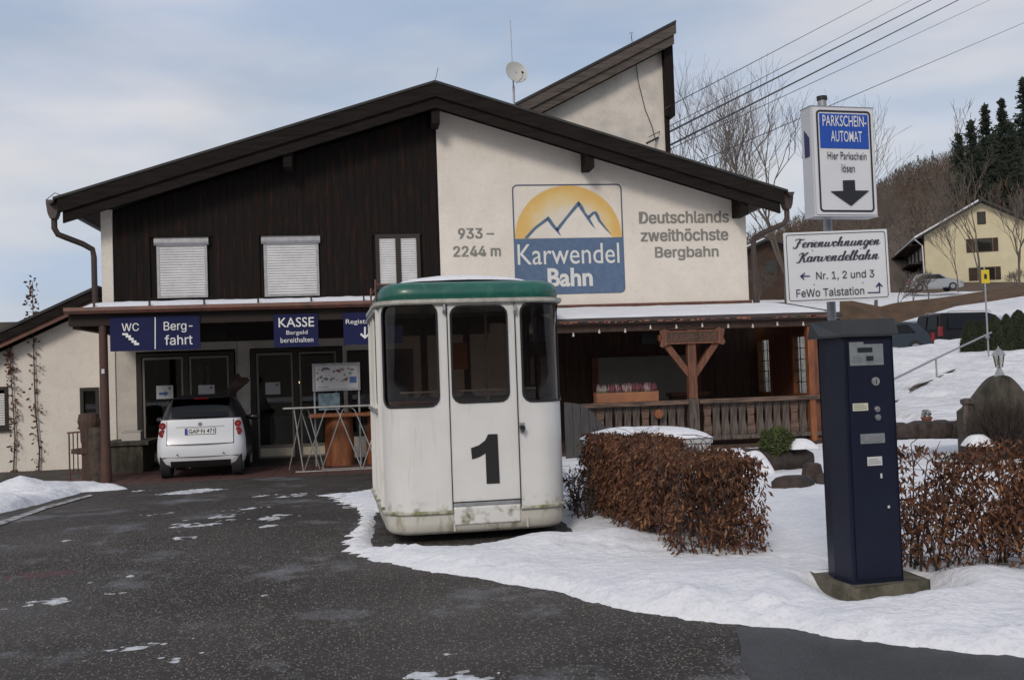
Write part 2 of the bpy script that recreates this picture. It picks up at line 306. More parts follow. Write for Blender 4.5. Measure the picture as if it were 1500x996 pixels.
# ================================================================== SETTING
def asphalt_mat():
    m = bpy.data.materials.new('asphalt'); m.use_nodes = True; t = m.node_tree; b = t.nodes['Principled BSDF']; n = t.nodes.new; l = t.links.new
    c = n('ShaderNodeTexCoord')
    def noise(s, d=4, r=.6):
        z = n('ShaderNodeTexNoise'); z.inputs['Scale'].default_value = s; z.inputs['Detail'].default_value = d; z.inputs['Roughness'].default_value = r; l(c.outputs['Object'], z.inputs[0]); return z.outputs[0]
    def rng(v, a, b_, c0=0, c1=1):
        r = n('ShaderNodeMapRange'); r.inputs[1].default_value = a; r.inputs[2].default_value = b_; r.inputs[3].default_value = c0; r.inputs[4].default_value = c1; l(v, r.inputs[0]); return r.outputs[0]
    def mixc(fac, a, b_):
        x = n('ShaderNodeMix'); x.data_type = 'RGBA'; l(fac, x.inputs[0])
        for k, v in ((6, a), (7, b_)):
            if isinstance(v, tuple): x.inputs[k].default_value = (*v, 1)
            else: l(v, x.inputs[k])
        return x.outputs[2]
    big = rng(noise(.45, 5), .38, .64); base = mixc(big, (.027, .0225, .019), (.052, .045, .040))
    vo = n('ShaderNodeTexVoronoi'); vo.inputs['Scale'].default_value = 48; l(c.outputs['Object'], vo.inputs[0])
    sep = n('ShaderNodeSeparateColor'); l(vo.outputs['Color'], sep.inputs[0])
    chip = rng(sep.outputs[0], .52, .74, 0, .95); near = rng(vo.outputs['Distance'], .55, .25)
    mul = n('ShaderNodeMath'); mul.operation = 'MULTIPLY'; l(chip, mul.inputs[0]); mu2 = n('ShaderNodeMath'); mu2.operation = 'MULTIPLY'; l(near, mu2.inputs[0]); l(rng(noise(.28, 4), .36, .62, .45, 1.), mu2.inputs[1]); l(mu2.outputs[0], mul.inputs[1])
    stonec = mixc(sep.outputs[1], (.27, .235, .195), (.115, .10, .09))
    c1 = mixc(mul.outputs[0], base, stonec)
    fr = rng(noise(.8, 9, .72), .54, .69, 0, .5); c2 = mixc(fr, c1, (.30, .31, .34))
    l(c2, b.inputs['Base Color']); l(rng(noise(.6, 3), .3, .7, .55, .85), b.inputs['Roughness']); b.inputs['Specular IOR Level'].default_value = .35
    bm = n('ShaderNodeBump'); bm.inputs['Strength'].default_value = .7; bm.inputs['Distance'].default_value = .008; l(vo.outputs['Distance'], bm.inputs['Height']); bm.invert = True; l(bm.outputs[0], b.inputs['Normal']); return m
M['asphalt'] = asphalt_mat()
M['patch'] = mat('new_asphalt', (.028, .028, .030), .6, (.042, .042, .045), 3, bump=.3, bscale=120, fine=.6, fcol=(.11, .105, .10), fscale=110)
grid('asphalt_forecourt', -40, 30, -60, 4, .5, lambda X, Y: ground(X, Y), M['asphalt'])
grid('ground', -900, 900, -500, 1300, 20, lambda X, Y: np.where((np.abs(X) < 60) & (Y < 40), -.8, -.6)+0*X, M['snow'])
pp = [ZP(0, *q)[:2] for q in ((1076, 918), (1086, 950), (1085, 975), (1110, 1010), (1300, 1100), (1900, 1100), (1900, 980), (1500, 955), (1250, 925))]
MB().sheet([tuple(p) for p in pp], .006, 'z').build('asphalt_patch', M['patch'])['kind'] = 'structure'
wl = [ZP(ground(0, -7), *q) for q in ((-120, 805), (0, 768), (66, 742), (132, 722), (136, 724), (70, 746), (0, 775), (-120, 815))]
MB().add([(p[0], p[1], float(ground(0, p[1]))+.012) for p in wl], [(0, 1, 6, 7), (1, 2, 5, 6), (2, 3, 4, 5)]).build('white_edge_line', mat('worn_road_paint', (.42, .41, .40), .8, (.12, .12, .12), 9, .45, .6))['kind'] = 'structure'
# snow lying on the right of the forecourt
edge = [(552, 712), (515, 716), (460, 722), (492, 738), (518, 752), (528, 768), (495, 790), (489, 808), (560, 824), (640, 838), (720, 850), (800, 865), (860, 880), (940, 898), (1010, 909), (1080, 916), (1150, 923), (1250, 941), (1350, 953), (1500, 966), (1700, 985)]
SP = [tuple(ZP(.0, *q)[:2]) for q in edge]+[(9, -18.3), (30, -19), (30, 2), (7.75, 2), (7.7, -2.55), (-1.2, -2.55), (-1.3, -3.2), (-1.45, -8)]
bare = [(-1.56, -12.2), (-1.0, -12.45), (.1, -12.5), (.40, -12.1), (.45, -9.6), (-1.5, -9.6)]
def snow_h(X, Y):
    d = sdf(SP, X, Y)+.16*fbm(X*2.2, Y*2.2, 3)+.09*fbm(X*9, Y*9, 5)+.05*fbm(X*24, Y*24, 15)-sstep(-1.25, -1.9, X)*np.abs(fbm(X*5, Y*9, 25))*.9; hole = -sdf(bare, X, Y)+.09*fbm(X*5, Y*5, 9); d = np.minimum(d, hole)
    T = .085-.03*sstep(-12, -8, Y)
    left = sstep(-1.3, -1.9, X)*.045
    h = np.where(d > 0, (T-left)*(1-np.exp(-np.maximum(d, 0)/.16)), d*.5)
    h = h+sstep(0, .5, d)*(.05*fbm(X*1.3, Y*1.3, 1)+.018*fbm(X*5, Y*5, 2))+sstep(0, .1, d)*.018*fbm(X*16, Y*16, 4)
    for cx, cy, r, a in ((-.05, -12.7, .35, .08), (.55, -12.9, .25, .07), (.68, -13.3, .5, .06), (2.0, -15.6, .35, .05), (2.5, -15.4, .3, .07), (1.05, -15.1, .5, .04), (.45, -15.25, .10, .045), (1.15, -14.7, .9, .04), (-1.65, -10.9, .35, .06)):
        h = h+a*np.exp(-((X-cx)**2+(Y-cy)**2)/r**2)*sstep(0, .1, d)
    h = h+sstep(0, .25, d)*(.03*fbm(X*2.6, Y*2.6, 31)+.014*np.maximum(fbm(X*11, Y*11, 32), 0))
    re_ = np.random.default_rng(9); E_ = np.array(SP[2:20])
    for k_ in range(150):
        i_ = re_.integers(0, 17); u_ = re_.random(); p_ = E_[i_]*(1-u_)+E_[i_+1]*u_; n_ = np.array([E_[i_+1][1]-E_[i_][1], -(E_[i_+1][0]-E_[i_][0])]); n_ = n_/(np.hypot(*n_)+1e-9); p_ = p_-n_*re_.uniform(.04, .38)*np.sign(n_@np.array([-.3, -1]))*1.0
        h = h+re_.uniform(.008, .032)*np.exp(-((X-p_[0])**2+(Y-p_[1])**2)/re_.uniform(.025, .06)**2)*sstep(0, .06, d)
    for k_ in range(26):
        px_, py_ = .1+k_*.085+re_.uniform(-.08, .08), -13.1-k_*.075+re_.uniform(-.12, .12); h = h-.035*np.exp(-((X-px_)/.06)**2-((Y-py_)/.11)**2)+.012*np.exp(-((X-px_)/.12)**2-((Y-py_)/.17)**2)
    G_ = np.exp(-((X-1.73)/.44)**6-((Y+15.36)/.30)**6); h = h*(1-G_)+.004*G_*(d > 0)
    return np.maximum(h, -.06)+ground(X, Y)*1.0+np.where(X > 6.8, terr(X, Y)-ground(X, Y), 0)
grid('snow_cover', -3.2, 9, -18.6, 0, .045, snow_h, M['snow'], keep=lambda X, Y, Z: Z-terr(X, Y) > -.05)
def slope_h(X, Y):
    t = terr(X, Y); return t+.13*sstep(6, 8, X)+.30*fbm(X*.35, Y*.35, 11)*sstep(8, 16, X)+.10*fbm(X*1.3, Y*1.3, 12)*sstep(8, 14, X)-(X < 7.5)*.3-.10*(Y < -1)*(X < 9)
def bumpy(X, Y): return slope_h(X, Y)+(.26*fbm(X*.8, Y*.8, 41)+.13*fbm(X*2.4, Y*2.4, 42)+.10*np.maximum(0, fbm(X*.5+3, Y*1.6, 44)))*sstep(9, 12, X)
M['snow_crust'] = mat('crusted_snow', (.80, .80, .82), .8, (.62, .625, .65), 1.1, .42, .72, bump=.9, bscale=2.6, bdist=.22, spec=.25, fine=.35, fcol=(.40, .37, .33), fscale=11)
grid('snow_slope', 7.6, 34, -19, 26, .16, bumpy, M['snow_crust'])
grid('snow_slope', 7.6, 140, -19, 170, .8, lambda X, Y: slope_h(X, Y)-.25*(X < 33)*(Y < 25), M['snow_crust'])
# bands of dead grass showing on the slope
def band(name, pts_px, deps):
    up = []; lo = []
    mb = MB(); vs = []
    for (px, y0, y1), dd in zip(pts_px, deps):
        for yy, dz in ((y0, 2.2), (y1, 0)):
            p = DP(dd+dz, px, yy); vs.append((p[0], p[1], p[2]+.12))
    n = len(pts_px); mb.add(vs, [(2*i, 2*i+1, 2*i+3, 2*i+2) for i in range(n-1)])
    return tag(mb.build(name, M['grass']), kind='structure')
band('grass_bank', [(1230, 440, 472), (1290, 452, 470), (1310, 447, 478), (1340, 443, 469), (1370, 440, 461), (1400, 436, 452), (1450, 428, 445), (1500, 420, 437), (1560, 410, 428)], [57]*9)
band('bare_path_edge', [(1306, 588, 600), (1330, 577, 586), (1345, 567, 572), (1372, 556, 560), (1400, 538, 546), (1425, 528, 536), (1452, 517, 524)], [22, 24, 26, 28.5, 31, 33, 35])
# left snow bank
SL = [tuple(ZP(-.05, *q)[:2]) for q in ((-200, 800), (0, 754), (40, 744), (85, 730), (120, 719), (185, 714), (150, 708), (80, 708), (-20, 712), (-200, 725))]
def bank_h(X, Y):
    d = sdf(SL, X, Y)+.15*fbm(X*3, Y*3, 3)
    h = np.where(d > 0, .10*(1-np.exp(-np.maximum(d, 0)/.12)), d*.5)+sstep(0, .2, d)*(.10*fbm(X*3, Y*3, 6)+.05*fbm(X*9, Y*9, 7))
    c = ZP(.05, 22, 716); c2 = ZP(.05, 5, 735)
    h = h+.20*np.exp(-((X-c[0])**2+((Y-c[1]-.3))**2)/.35**2)+.12*np.exp(-((X-c2[0])**2+((Y-c2[1]))**2)/.4**2)*(d > 0)
    return np.maximum(h, -.05)+ground(X, Y)
grid('snow_bank', -11, -4.5, -13, -2.6, .05, bank_h, M['snow'], keep=lambda X, Y, Z: Z-ground(X, Y) > -.03)
# thin frozen remnants on the asphalt
PT = [(283, 714, .42, .20, .04), (207, 712, .12, .06, .02), (290, 768, .34, .20, .012), (322, 757, .35, .10, .01), (350, 745, .3, .1, .012), (405, 757, .28, .12, .014), (388, 772, .2, .07, .01), (265, 788, .18, .06, .01), (70, 884, .32, .10, .01), (205, 946, .16, .05, .007), (290, 957, .16, .05, .006), (398, 867, .13, .05, .012), (640, 990, .32, .12, .008), (115, 990, .2, .10, .006), (280, 935, .12, .04, .005), (120, 790, .15, .06, .008), (230, 752, .2, .06, .008), (430, 722, .25, .12, .015), (385, 722, .15, .06, .012), (140, 852, .07, .05, .012), (168, 858, .06, .05, .01), (195, 843, .05, .04, .012)]
def patch_h(X, Y):
    h = np.full(X.shape, -1.)
    for px, py, a, b_, t in PT:
        c = ZP(0, px, py); h = np.maximum(h, t*1.5*(1-np.sqrt(((X-c[0]-.5*(Y-c[1]))/a)**2+((Y-c[1])/(b_*2.2))**2)))
    h = np.minimum(h, .035)
    h = h*.75-.008
    return np.maximum(h+.045*fbm(X*6, Y*7, 8)+.035*fbm(X*17+Y*6, Y*22, 18)-.003, -.02)+ground(X, Y)
grid('snow_remnant', -7, .5, -18.8, -3.6, .03, patch_h, M['snow_dirty'], keep=lambda X, Y, Z: Z-ground(X, Y) > -.01, kind='stuff')
rc = ZP(0, 55, 842)
def red_h(X, Y): return .012-.02*np.hypot((X-rc[0])/.42, (Y-rc[1])/.22)+.03*fbm(X*12, Y*14, 51)+ground(X, Y)*0
o_ = grid('paint_mark', rc[0]-.6, rc[0]+.6, rc[1]-.35, rc[1]+.35, .02, lambda X, Y: np.where(red_h(X, Y) > 0, .003, -.004), mat('pink_marking_paint', (.115, .040, .044), .85, (.045, .036, .034), 26, .38, .58), keep=lambda X, Y, Z: Z > 0)
# grit on the asphalt
n = 26000; gx = RNG.uniform(-5.5, 1.6, n); gy = -19-RNG.exponential(0, n)+RNG.random(n)**1.6*9; sz = RNG.uniform(.002, .0085, n)
keepm = (sdf(SP, gx, gy) < 0); gx, gy, sz = gx[keepm], gy[keepm], sz[keepm]; n = len(gx)
base = np.array([[1, 0, 0], [-.5, .87, 0], [-.5, -.87, 0], [0, 0, 1.]]); rot = RNG.uniform(0, 6.28, n); cs, sn = np.cos(rot), np.sin(rot)
V = np.stack([(cs[:, None]*base[:, 0]-sn[:, None]*base[:, 1])*sz[:, None]+gx[:, None], (sn[:, None]*base[:, 0]+cs[:, None]*base[:, 1])*sz[:, None]+gy[:, None], base[:, 2]*sz[:, None]*1.1+ground(gx, gy)[:, None]], -1).reshape(-1, 3)
T = (np.array([[0, 1, 3], [1, 2, 3], [2, 0, 3]])[None]+4*np.arange(n)[:, None, None]).reshape(-1, 3)
tag(arrmesh('grit', V, T, mat('grit_stone', (.26, .225, .185), .9, (.09, .08, .075), 40)), kind='stuff')
# porch floor
pf = MB().prism([(-7.0, -3.35), (-6.4, -3.75), (-3.2, -4.05), (-1.0, -3.75), (.2, -3.5), (.2, 4), (-7, 4)], -.25, -.082, 'z').build('porch_floor', M['joint']); pf['kind'] = 'structure'
tl = MB().box(0, .29, 0, .29, -.02, .012).build('tile', M['tile'], pf); tl.location = (-6.9, -3.3, -.082); first = True
for i in range(22):
    for j in range(9):
        x = -6.88+i*.305; y = -3.95+j*.305
        if y < -3.3-.4*(1 if x < -5.9 else 1.0) or x > -.6: continue
        if first: t_ = tl; first = False
        else: t_ = tl.copy(); COL.objects.link(t_); t_.parent = pf
        t_.location = (x, y, -.082+random.uniform(-.003, .002))
# ================================================================== MAIN BUILDING
B = thing('station_building', 'large gabled building, left half dark timber, right half cream plaster with the round sun logo', 'building', (0, 0, 0))
sl_ = .311; PK = 7.67
def rz_(x): return PK-sl_*abs(x)
# plaster walls (gable right half, white strip, sides, back)
MB().prism([(.04, 2.985), (6.85, 2.985), (6.85, rz_(6.85)-.42), (.04, rz_(.04)-.42)], 0, .28).build('wall', M['plaster'], B)
bx('wall', M['plaster'], B, -6.84, -6.62, -.03, .3, -.3, rz_(6.7)-.42)
bx('wall', M['plaster'], B, -6.84, -6.6, .3, 14, -.3, rz_(6.7)-.42); bx('wall', M['plaster'], B, 6.6, 6.85, 1.4, 14, -.3, rz_(6.7)-.42); bx('wall', M['plaster'], B, 6.6, 6.85, .28, 1.4, 2.9, rz_(6.7)-.42)
MB().prism([(-6.8, -.3), (6.8, -.3), (6.8, 5.1), (0, 7.2), (-6.8, 5.1)], 13.8, 14).build('wall', M['plaster'], B)
# ground-floor front wall round the doors
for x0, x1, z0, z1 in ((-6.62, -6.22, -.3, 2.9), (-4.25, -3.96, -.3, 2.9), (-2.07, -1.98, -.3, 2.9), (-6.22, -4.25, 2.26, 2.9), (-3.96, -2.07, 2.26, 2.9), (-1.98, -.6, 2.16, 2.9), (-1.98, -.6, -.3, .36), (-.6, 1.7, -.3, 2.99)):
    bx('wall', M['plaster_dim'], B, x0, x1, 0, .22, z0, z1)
MB().prism([(-6.62, 2.9), (.03, 2.9), (.03, rz_(0)-.45), (-6.62, rz_(6.62)-.45)], .045, .22).build('backing_wall', M['plank'], B)
# dark boards, each of them a part, cut round the windows
WIN = [(-5.76, -4.76, 3.36, 4.60), (-3.62, -2.50, 3.34, 4.60), (-1.30, -.40, 3.44, 4.56)]
x = -6.60; rb = random.Random(3)
while x < .02:
    w = rb.uniform(.125, .175); x1 = min(x+w, .03); xm = (x+x1)/2; spans = [(2.95, None)]
    for a, b_, c0, c1 in WIN:
        if x1 > a and x < b_: spans = [(2.95, c0), (c1, None)]
    for z0, z1 in spans:
        t0 = rz_(x)-.5 if z1 is None else z1; t1 = rz_(x1)-.5 if z1 is None else z1; yy = rb.uniform(-.006, .006)
        MB().prism([(x+.0018, z0), (x1-.0018, z0), (x1-.0018, t1), (x+.0018, t0)], yy, .045).build('plank', M['plank'], B)
    x = x1
# windows with roller shutters
def shutter_window(x0, x1, z0, z1, box=True):
    fr = MB(); fr.box(x0-.02, x0+.03, -.03, .04, z0, z1); fr.box(x1-.03, x1+.02, -.03, .04, z0, z1); fr.box(x0-.02, x1+.02, -.04, .04, z0-.04, z0)
    w = fr.build('window', M['alu'], B)
    s = MB(); n_ = int((z1-z0)/.052)
    for k in range(n_):
        a = z0+k*(z1-z0)/n_; b_ = z0+(k+1)*(z1-z0)/n_; h = (a+b_)/2
        s.prism([(-.012, a+.004), (-.022, h), (-.012, b_-.004), (.01, b_-.004), (.01, a+.004)], x0+.03, x1-.03, 'x')
    s.build('shutter', M['shutter'], w)
    if box: MB().prism([(.03, z1-.02), (-.06, z1-.02), (-.09, z1+.03), (-.09, z1+.11), (-.06, z1+.14), (.03, z1+.14)], x0-.06, x1+.06, 'x').build('shutter_box', M['alu'], w)
for k, (x0, x1, zt, zb) in enumerate(((-5.74, -4.78, 4.44, 3.38), (-3.60, -2.52, 4.44, 3.36))): shutter_window(x0, x1, zb, zt)
w3 = MB().prism(rrect(-1.32, -.38, 3.42, 4.58, .001, 1), -.03, .05, holes=[list(reversed([(-1.24, 3.5), (-.90, 3.5), (-.90, 4.5), (-1.24, 4.5)])), list(reversed([(-.79, 3.5), (-.46, 3.5), (-.46, 4.5), (-.79, 4.5)]))]).build('window', M['doorframe'], B)
for a, b_ in ((-1.24, -.90), (-.79, -.46)):
    s = MB()
    for k in range(20): s.prism([(-.002, 3.5+k*.05+.003), (-.010, 3.525+k*.05), (-.002, 3.547+k*.05), (.02, 3.547+k*.05), (.02, 3.503+k*.05)], a, b_, 'x')
    s.build('shutter', M['shutter'], w3)
# roof
def slab(name, m, y0, y1, zt, zb, xe=7.5, parent=B):
    mb = MB()
    mb.prism([(-xe, rz_(xe)+zt), (0, PK+zt), (xe, rz_(xe)+zt), (xe, rz_(xe)+zb), (0, PK+zb), (-xe, rz_(xe)+zb)], y0, y1); return mb.build(name, m, parent)
slab('roof', M['roofing'], -.72, 15, 0, -.05, 7.56)
slab('bargeboard', M['barge'], -.70, -.62, -.052, -.33, 7.48); slab('bargeboard', M['barge'], -.64, -.57, -.31, -.55, 7.40)
slab('soffit', M['soffit'], -.60, 14.5, -.055, -.20, 7.40)
for x in (-3.05, 0, 3.25, 6.62):
    MB().box(x-.085, x+.085, -.56, .1, rz_(x)-.80 if x else PK-.86, rz_(abs(x)+.1)-.20).build('purlin_end', M['barge'], B)
for sx in (-1, 1):      # eaves: gutter, hopper and swan-neck downpipe
    g = MB(); xg = 7.60*sx; zg = rz_(7.6)-.05
    prof = [(xg+.075*math.cos(math.radians(a)), zg+.075*math.sin(math.radians(a))) for a in range(180, 361, 20)]+[(xg+.062, zg), (xg-.062, zg)]
    g.prism(prof, -.78, 15).build('gutter', M['gutter'], B)
    d = MB(); d.prism([(xg-.12, zg-.02), (xg+.12, zg-.02), (xg+.09, zg-.24), (xg+.05, zg-.34), (xg-.05, zg-.34), (xg-.09, zg-.24)], -.62, -.40)
    xw = 6.97*sx; pts = [(xg, -.5, zg-.30), (xg, -.5, zg-.52), (xg-.06*sx, -.48, zg-.64), (xg-.20*sx, -.4, zg-.70), (xg-.45*sx, -.2, zg-.80), (xw+.02*sx, -.10, zg-.90), (xw, -.08, zg-1.05), (xw, -.08, 2.95 if sx < 0 else 2.85)]
    d.tube(pts, .058, 10).build('downpipe', M['gutter'], B, smooth=True)
MB().tube([(.0, -.5, PK), (.05, -.5, PK+.15), (.09, -.5, PK+.32)], .006, 5).build('lightning_rod', M['wire'], B)
MB().tube([(-7.72, -.6, 5.28), (-7.55, -.6, 5.42), (-7.4, -.6, 5.36)], .008, 5).build('lightning_rod', M['wire'], B)
# doors: two glazed units
def door_unit(x0, xm, x1, z1, zp=.20):
    z0 = -.08; h = [list(reversed([(a, z0+.06), (b_, z0+.06), (b_, z1-.07), (a, z1-.07)])) for a, b_ in ((x0+.10, xm-.05), (xm+.05, x1-.10))]
    d = MB().prism([(x0, z0), (x1, z0), (x1, z1), (x0, z1)], -.05, .08, holes=h).build('door', M['doorframe'], B, bevel=.006)
    for a, b_ in ((x0+.10, xm-.05), (xm+.05, x1-.10)):
        e = MB().prism([(a+.012, z0+.07), (b_-.012, z0+.07), (b_-.012, z1-.085), (a+.012, z1-.085)], -.03, .03, holes=[list(reversed([(a+.05, zp+.06), (b_-.05, zp+.06), (b_-.05, z1-.13), (a+.05, z1-.13)])), list(reversed([(a+.05, z0+.11), (b_-.05, z0+.11), (b_-.05, zp), (a+.05, zp)]))]).build('leaf_frame', M['chrome_edge'], d)
        bx('pane', M['glass'], d, a+.05, b_-.05, -.005, .003, zp+.06, z1-.13); bx('kick_panel', M['cream'], d, a+.05, b_-.05, -.02, .01, z0+.11, zp)
    return d
d1 = door_unit(-6.20, -5.23, -4.27, 2.22); d2 = door_unit(-3.94, -3.03, -2.09, 2.24)
bx('door_handle', M['alu'], d1, -5.35, -5.32, -.10, -.05, .9, 1.25)
w4 = MB().prism([(-1.97, .38), (-.62, .38), (-.62, 2.14), (-1.97, 2.14)], -.03, .06, holes=[list(reversed([(-1.90, .45), (-.70, .45), (-.70, 2.07), (-1.90, 2.07)]))]).build('window', M['doorframe'], B)
bx('pane', M['glass'], w4, -1.9, -.7, 0, .006, .45, 2.07)
# paper notices on the glass
for x0, x1, z0, z1, blue in ((-5.83, -5.50, 1.29, 1.56, 1), (-5.00, -4.68, 1.34, 1.54, 0), (-3.66, -3.36, 1.30, 1.55, 0)):
    pa = bx('notice', M['paper'], d1 if x0 < -4 else d2, x0, x1, -.012, -.007, z0, z1)
    if blue: MB().prism([(x0+.05, z0+.08), (x0+.16, z0+.08), (x0+.16, z0+.05), (x0+.25, z0+.105), (x0+.16, z0+.16), (x0+.16, z0+.13), (x0+.05, z0+.13)], -.016, -.013).build('arrow_print', M['mapblue'], pa)
    bx('emblem_print', M['mapgrey'], pa, x1-.09, x1-.04, -.015, -.0125, z1-.08, z1-.03)
# rooms behind the glass
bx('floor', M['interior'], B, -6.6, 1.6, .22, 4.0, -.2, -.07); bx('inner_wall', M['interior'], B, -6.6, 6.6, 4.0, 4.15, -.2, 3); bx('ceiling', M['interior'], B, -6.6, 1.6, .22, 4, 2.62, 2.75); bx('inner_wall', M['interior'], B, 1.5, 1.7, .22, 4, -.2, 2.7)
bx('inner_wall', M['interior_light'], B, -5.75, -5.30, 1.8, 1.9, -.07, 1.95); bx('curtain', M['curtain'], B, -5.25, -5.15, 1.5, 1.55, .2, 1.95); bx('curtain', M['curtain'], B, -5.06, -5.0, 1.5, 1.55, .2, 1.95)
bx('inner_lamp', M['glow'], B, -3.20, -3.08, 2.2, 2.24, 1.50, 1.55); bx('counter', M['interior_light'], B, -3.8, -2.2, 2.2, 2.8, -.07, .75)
# canopy over the doors
CZ = 3.18; CF = 2.93; CY0 = -3.25; CXL = float(YP(CY0, 96, 457)[0])
def lean(x0, x1, y0, za, zb, t=.06): return MB().add([(x0, 0, za), (x1, 0, za), (x1, y0, zb), (x0, y0, zb), (x0, 0, za-t), (x1, 0, za-t), (x1, y0, zb-t), (x0, y0, zb-t)], [(0, 3, 2, 1), (4, 5, 6, 7), (0, 1, 5, 4), (2, 3, 7, 6), (1, 2, 6, 5), (0, 4, 7, 3)])
CA = thing('entrance_canopy', 'low lean-to canopy over the glass doors with a red brown gutter', 'canopy', (-4, -3.2, 0)); CA_off = (4, 3.2, 0)
def chbx(name, m, p, *a, **k): o = bx(name, m, p, *a, **k); o.location = (-p.location[0], -p.location[1], -p.location[2]); return o
def place(o): o.location = tuple(-c for c in o.parent.location); return o
place(lean(CXL+.02, 1.9, CY0, CZ, CF-.03).build('roof', M['soffit'], CA))
g = MB(); g.prism([(CY0-.02, CF+.01), (CY0-.13, CF+.01), (CY0-.14, CF-.05), (CY0-.10, CF-.10), (CY0-.02, CF-.10)], CXL, 1.5, 'x'); place(g.build('gutter', M['copper'], CA))
chbx('beam', mat('black_brown_beam', (.022, .015, .012), .85), CA, CXL+.03, 1.4, CY0+.05, CY0+.20, CF-.30, CF-.06)
chbx('beam', M['wood_dark'], CA, CXL+.05, CXL+.19, CY0+.22, -.01, CF-.34, CF-.10)
for x in np.arange(-6.1, 1.2, .85): chbx('rafter', M['wood_dark'], CA, x, x+.09, CY0+.22, -.02, CF-.20, CF-.07)
for k in range(9): chbx('snow_guard', M['gutter'], CA, -6.2+k*.92, -6.17+k*.92, CY0-.03, CY0+.02, CF-.0, CF+.10)
chbx('beam', mat('black_brown_beam', (.022, .015, .012), .85), CA, -6.2, 1.0, -.32, -.04, 2.42, 2.88)  # dark beam added so the shaded top of the porch wall reads black
chbx('lamp_housing', M['black'], CA, -4.70, -4.25, -1.2, -1.0, 2.45, 2.56)
XPO = float(YP(CY0+.12, 153.5, 600)[0])
pst = MB().tube([(XPO, CY0+.12, -.08), (XPO, CY0+.12, .5)], [.098, .080], 14).tube([(XPO, CY0+.12, .49), (XPO, CY0+.12, CF-.29)], [.080, .070], 14)
place(pst.build('post', mat('red_brown_post', (.085, .036, .024), .7, (.05, .028, .022), 4), CA, smooth=True))
chbx('post_sticker', M['paper'], CA, XPO-.02, XPO+.03, CY0+.025, CY0+.045, 1.80, 1.88)
def snow_roof(name, x0, x1, y0, y1, za, zb, t, label, nx=160, seed=1):
    X, V_ = np.meshgrid(np.linspace(x0, x1, nx), np.linspace(0, 1, 14)); Y = y1+(y0-y1)*V_
    e = np.minimum(np.minimum((X-x0), (x1-X))/.25, np.minimum(V_, 1-V_)/.14); e = np.clip(e, 0, 1)**.5
    Z = za+(zb-za)*V_+t*e*(1+.9*fbm(X*1.6, Y*2, seed))+.012*fbm(X*7, Y*7, seed+1)*e
    Y = Y-(V_ == 1)*.02*np.sin(X*5)-(V_ > .9)*(.06*fbm(X*2.5, X*0, seed+3))
    v = np.stack([X.ravel(), Y.ravel(), Z.ravel()], 1); i = np.arange(v.shape[0]).reshape(X.shape)
    q = np.stack([i[:-1, :-1].ravel(), i[:-1, 1:].ravel(), i[1:, 1:].ravel(), i[1:, :-1].ravel()], 1)
    o = arrmesh(name, v, q[:, ::-1], M['snow'], smooth=True); return tag(o, label, kind='stuff')
snow_roof('roof_snow', CXL+.25, 1.3, CY0-.08, -.05, CZ-.0, CF+.0, .085, 'snow on the entrance canopy')
# hanging signs
def fitpx(y, xl, xr, yt, yb):
    xm = (xl+xr)/2; ym = (yt+yb)/2; return YP(y, xl, ym)[0], YP(y, xr, ym)[0], YP(y, xm, yb)[2], YP(y, xm, yt)[2]
SY = CY0+.02
def hsign(name, label, xl, xr, yt, yb, items):
    x0, x1, z0, z1 = fitpx(SY, xl, xr, yt, yb); t = thing(name, label, 'sign', ((x0+x1)/2, SY, z0)); lx, lz = (x0+x1)/2, z0
    bx('panel', M['navy'], t, x0-lx, x1-lx, 0, .03, 0, z1-z0)
    for it in items:
        if it[0] == 't':
            a, b_, c, d = fitpx(SY, *it[2]); lettering(t, it[1], a-lx, b_-lx, c-lz, d-lz, -.006, M['white'], it[3] if len(it) > 3 else .006)
        elif it[0] == 'p':
            for q in it[1]:
                P = [YP(SY, *p) for p in q]; MB().prism([(p[0]-lx, p[2]-lz) for p in P], -.006, -.002).build(it[2], M['white'], t)
    return t
def Zm(scale, ox, oy, pts): return [(ox+x/scale, oy+y/scale) for x, y in pts]
st = [(470, 283), (492, 283), (492, 291), (503, 291), (503, 301), (513, 301), (513, 311), (524, 311), (524, 320), (534, 320), (534, 329), (515, 329), (515, 320), (505, 320), (505, 310), (494, 310), (494, 300), (483, 300), (483, 291), (470, 291)]
hsign('restroom_sign', 'long dark blue hanging sign with WC, stairs and Bergfahrt', 161, 293, 463, 513,
      [('t', 'WC', (178.5, 203.5, 473.5, 485)), ('t', 'Berg-', (240, 282, 471, 487)), ('t', 'fahrt', (241.5, 282, 490.5, 505)),
       ('p', [Zm(2.621, 0, 380, [(594, 222), (598, 222), (598, 344), (594, 344)])], 'divider'), ('p', [Zm(2.621, 0, 380, st)], 'stairs_symbol')])
hsign('cashier_sign', 'small dark blue hanging sign reading KASSE', 401, 466, 460, 508,
      [('t', 'KASSE', (408, 460, 465, 479)), ('t', 'Bargeld', (419.5, 450.5, 484, 491.5), 0), ('t', 'bereithalten', (411, 459, 494, 501.5), 0)])
hsign('registration_sign', 'dark blue hanging sign with a down arrow, partly hidden by the white cabin', 503, 590, 457, 504,
      [('t', 'Registrierung', (506.5, 570, 467, 476), .003), ('p', [Zm(3.558, 180, 440, [(1257, 138), (1266, 138), (1266, 184), (1280, 170), (1287, 177), (1262, 201), (1236, 178), (1243, 170), (1257, 184)])], 'arrow')])
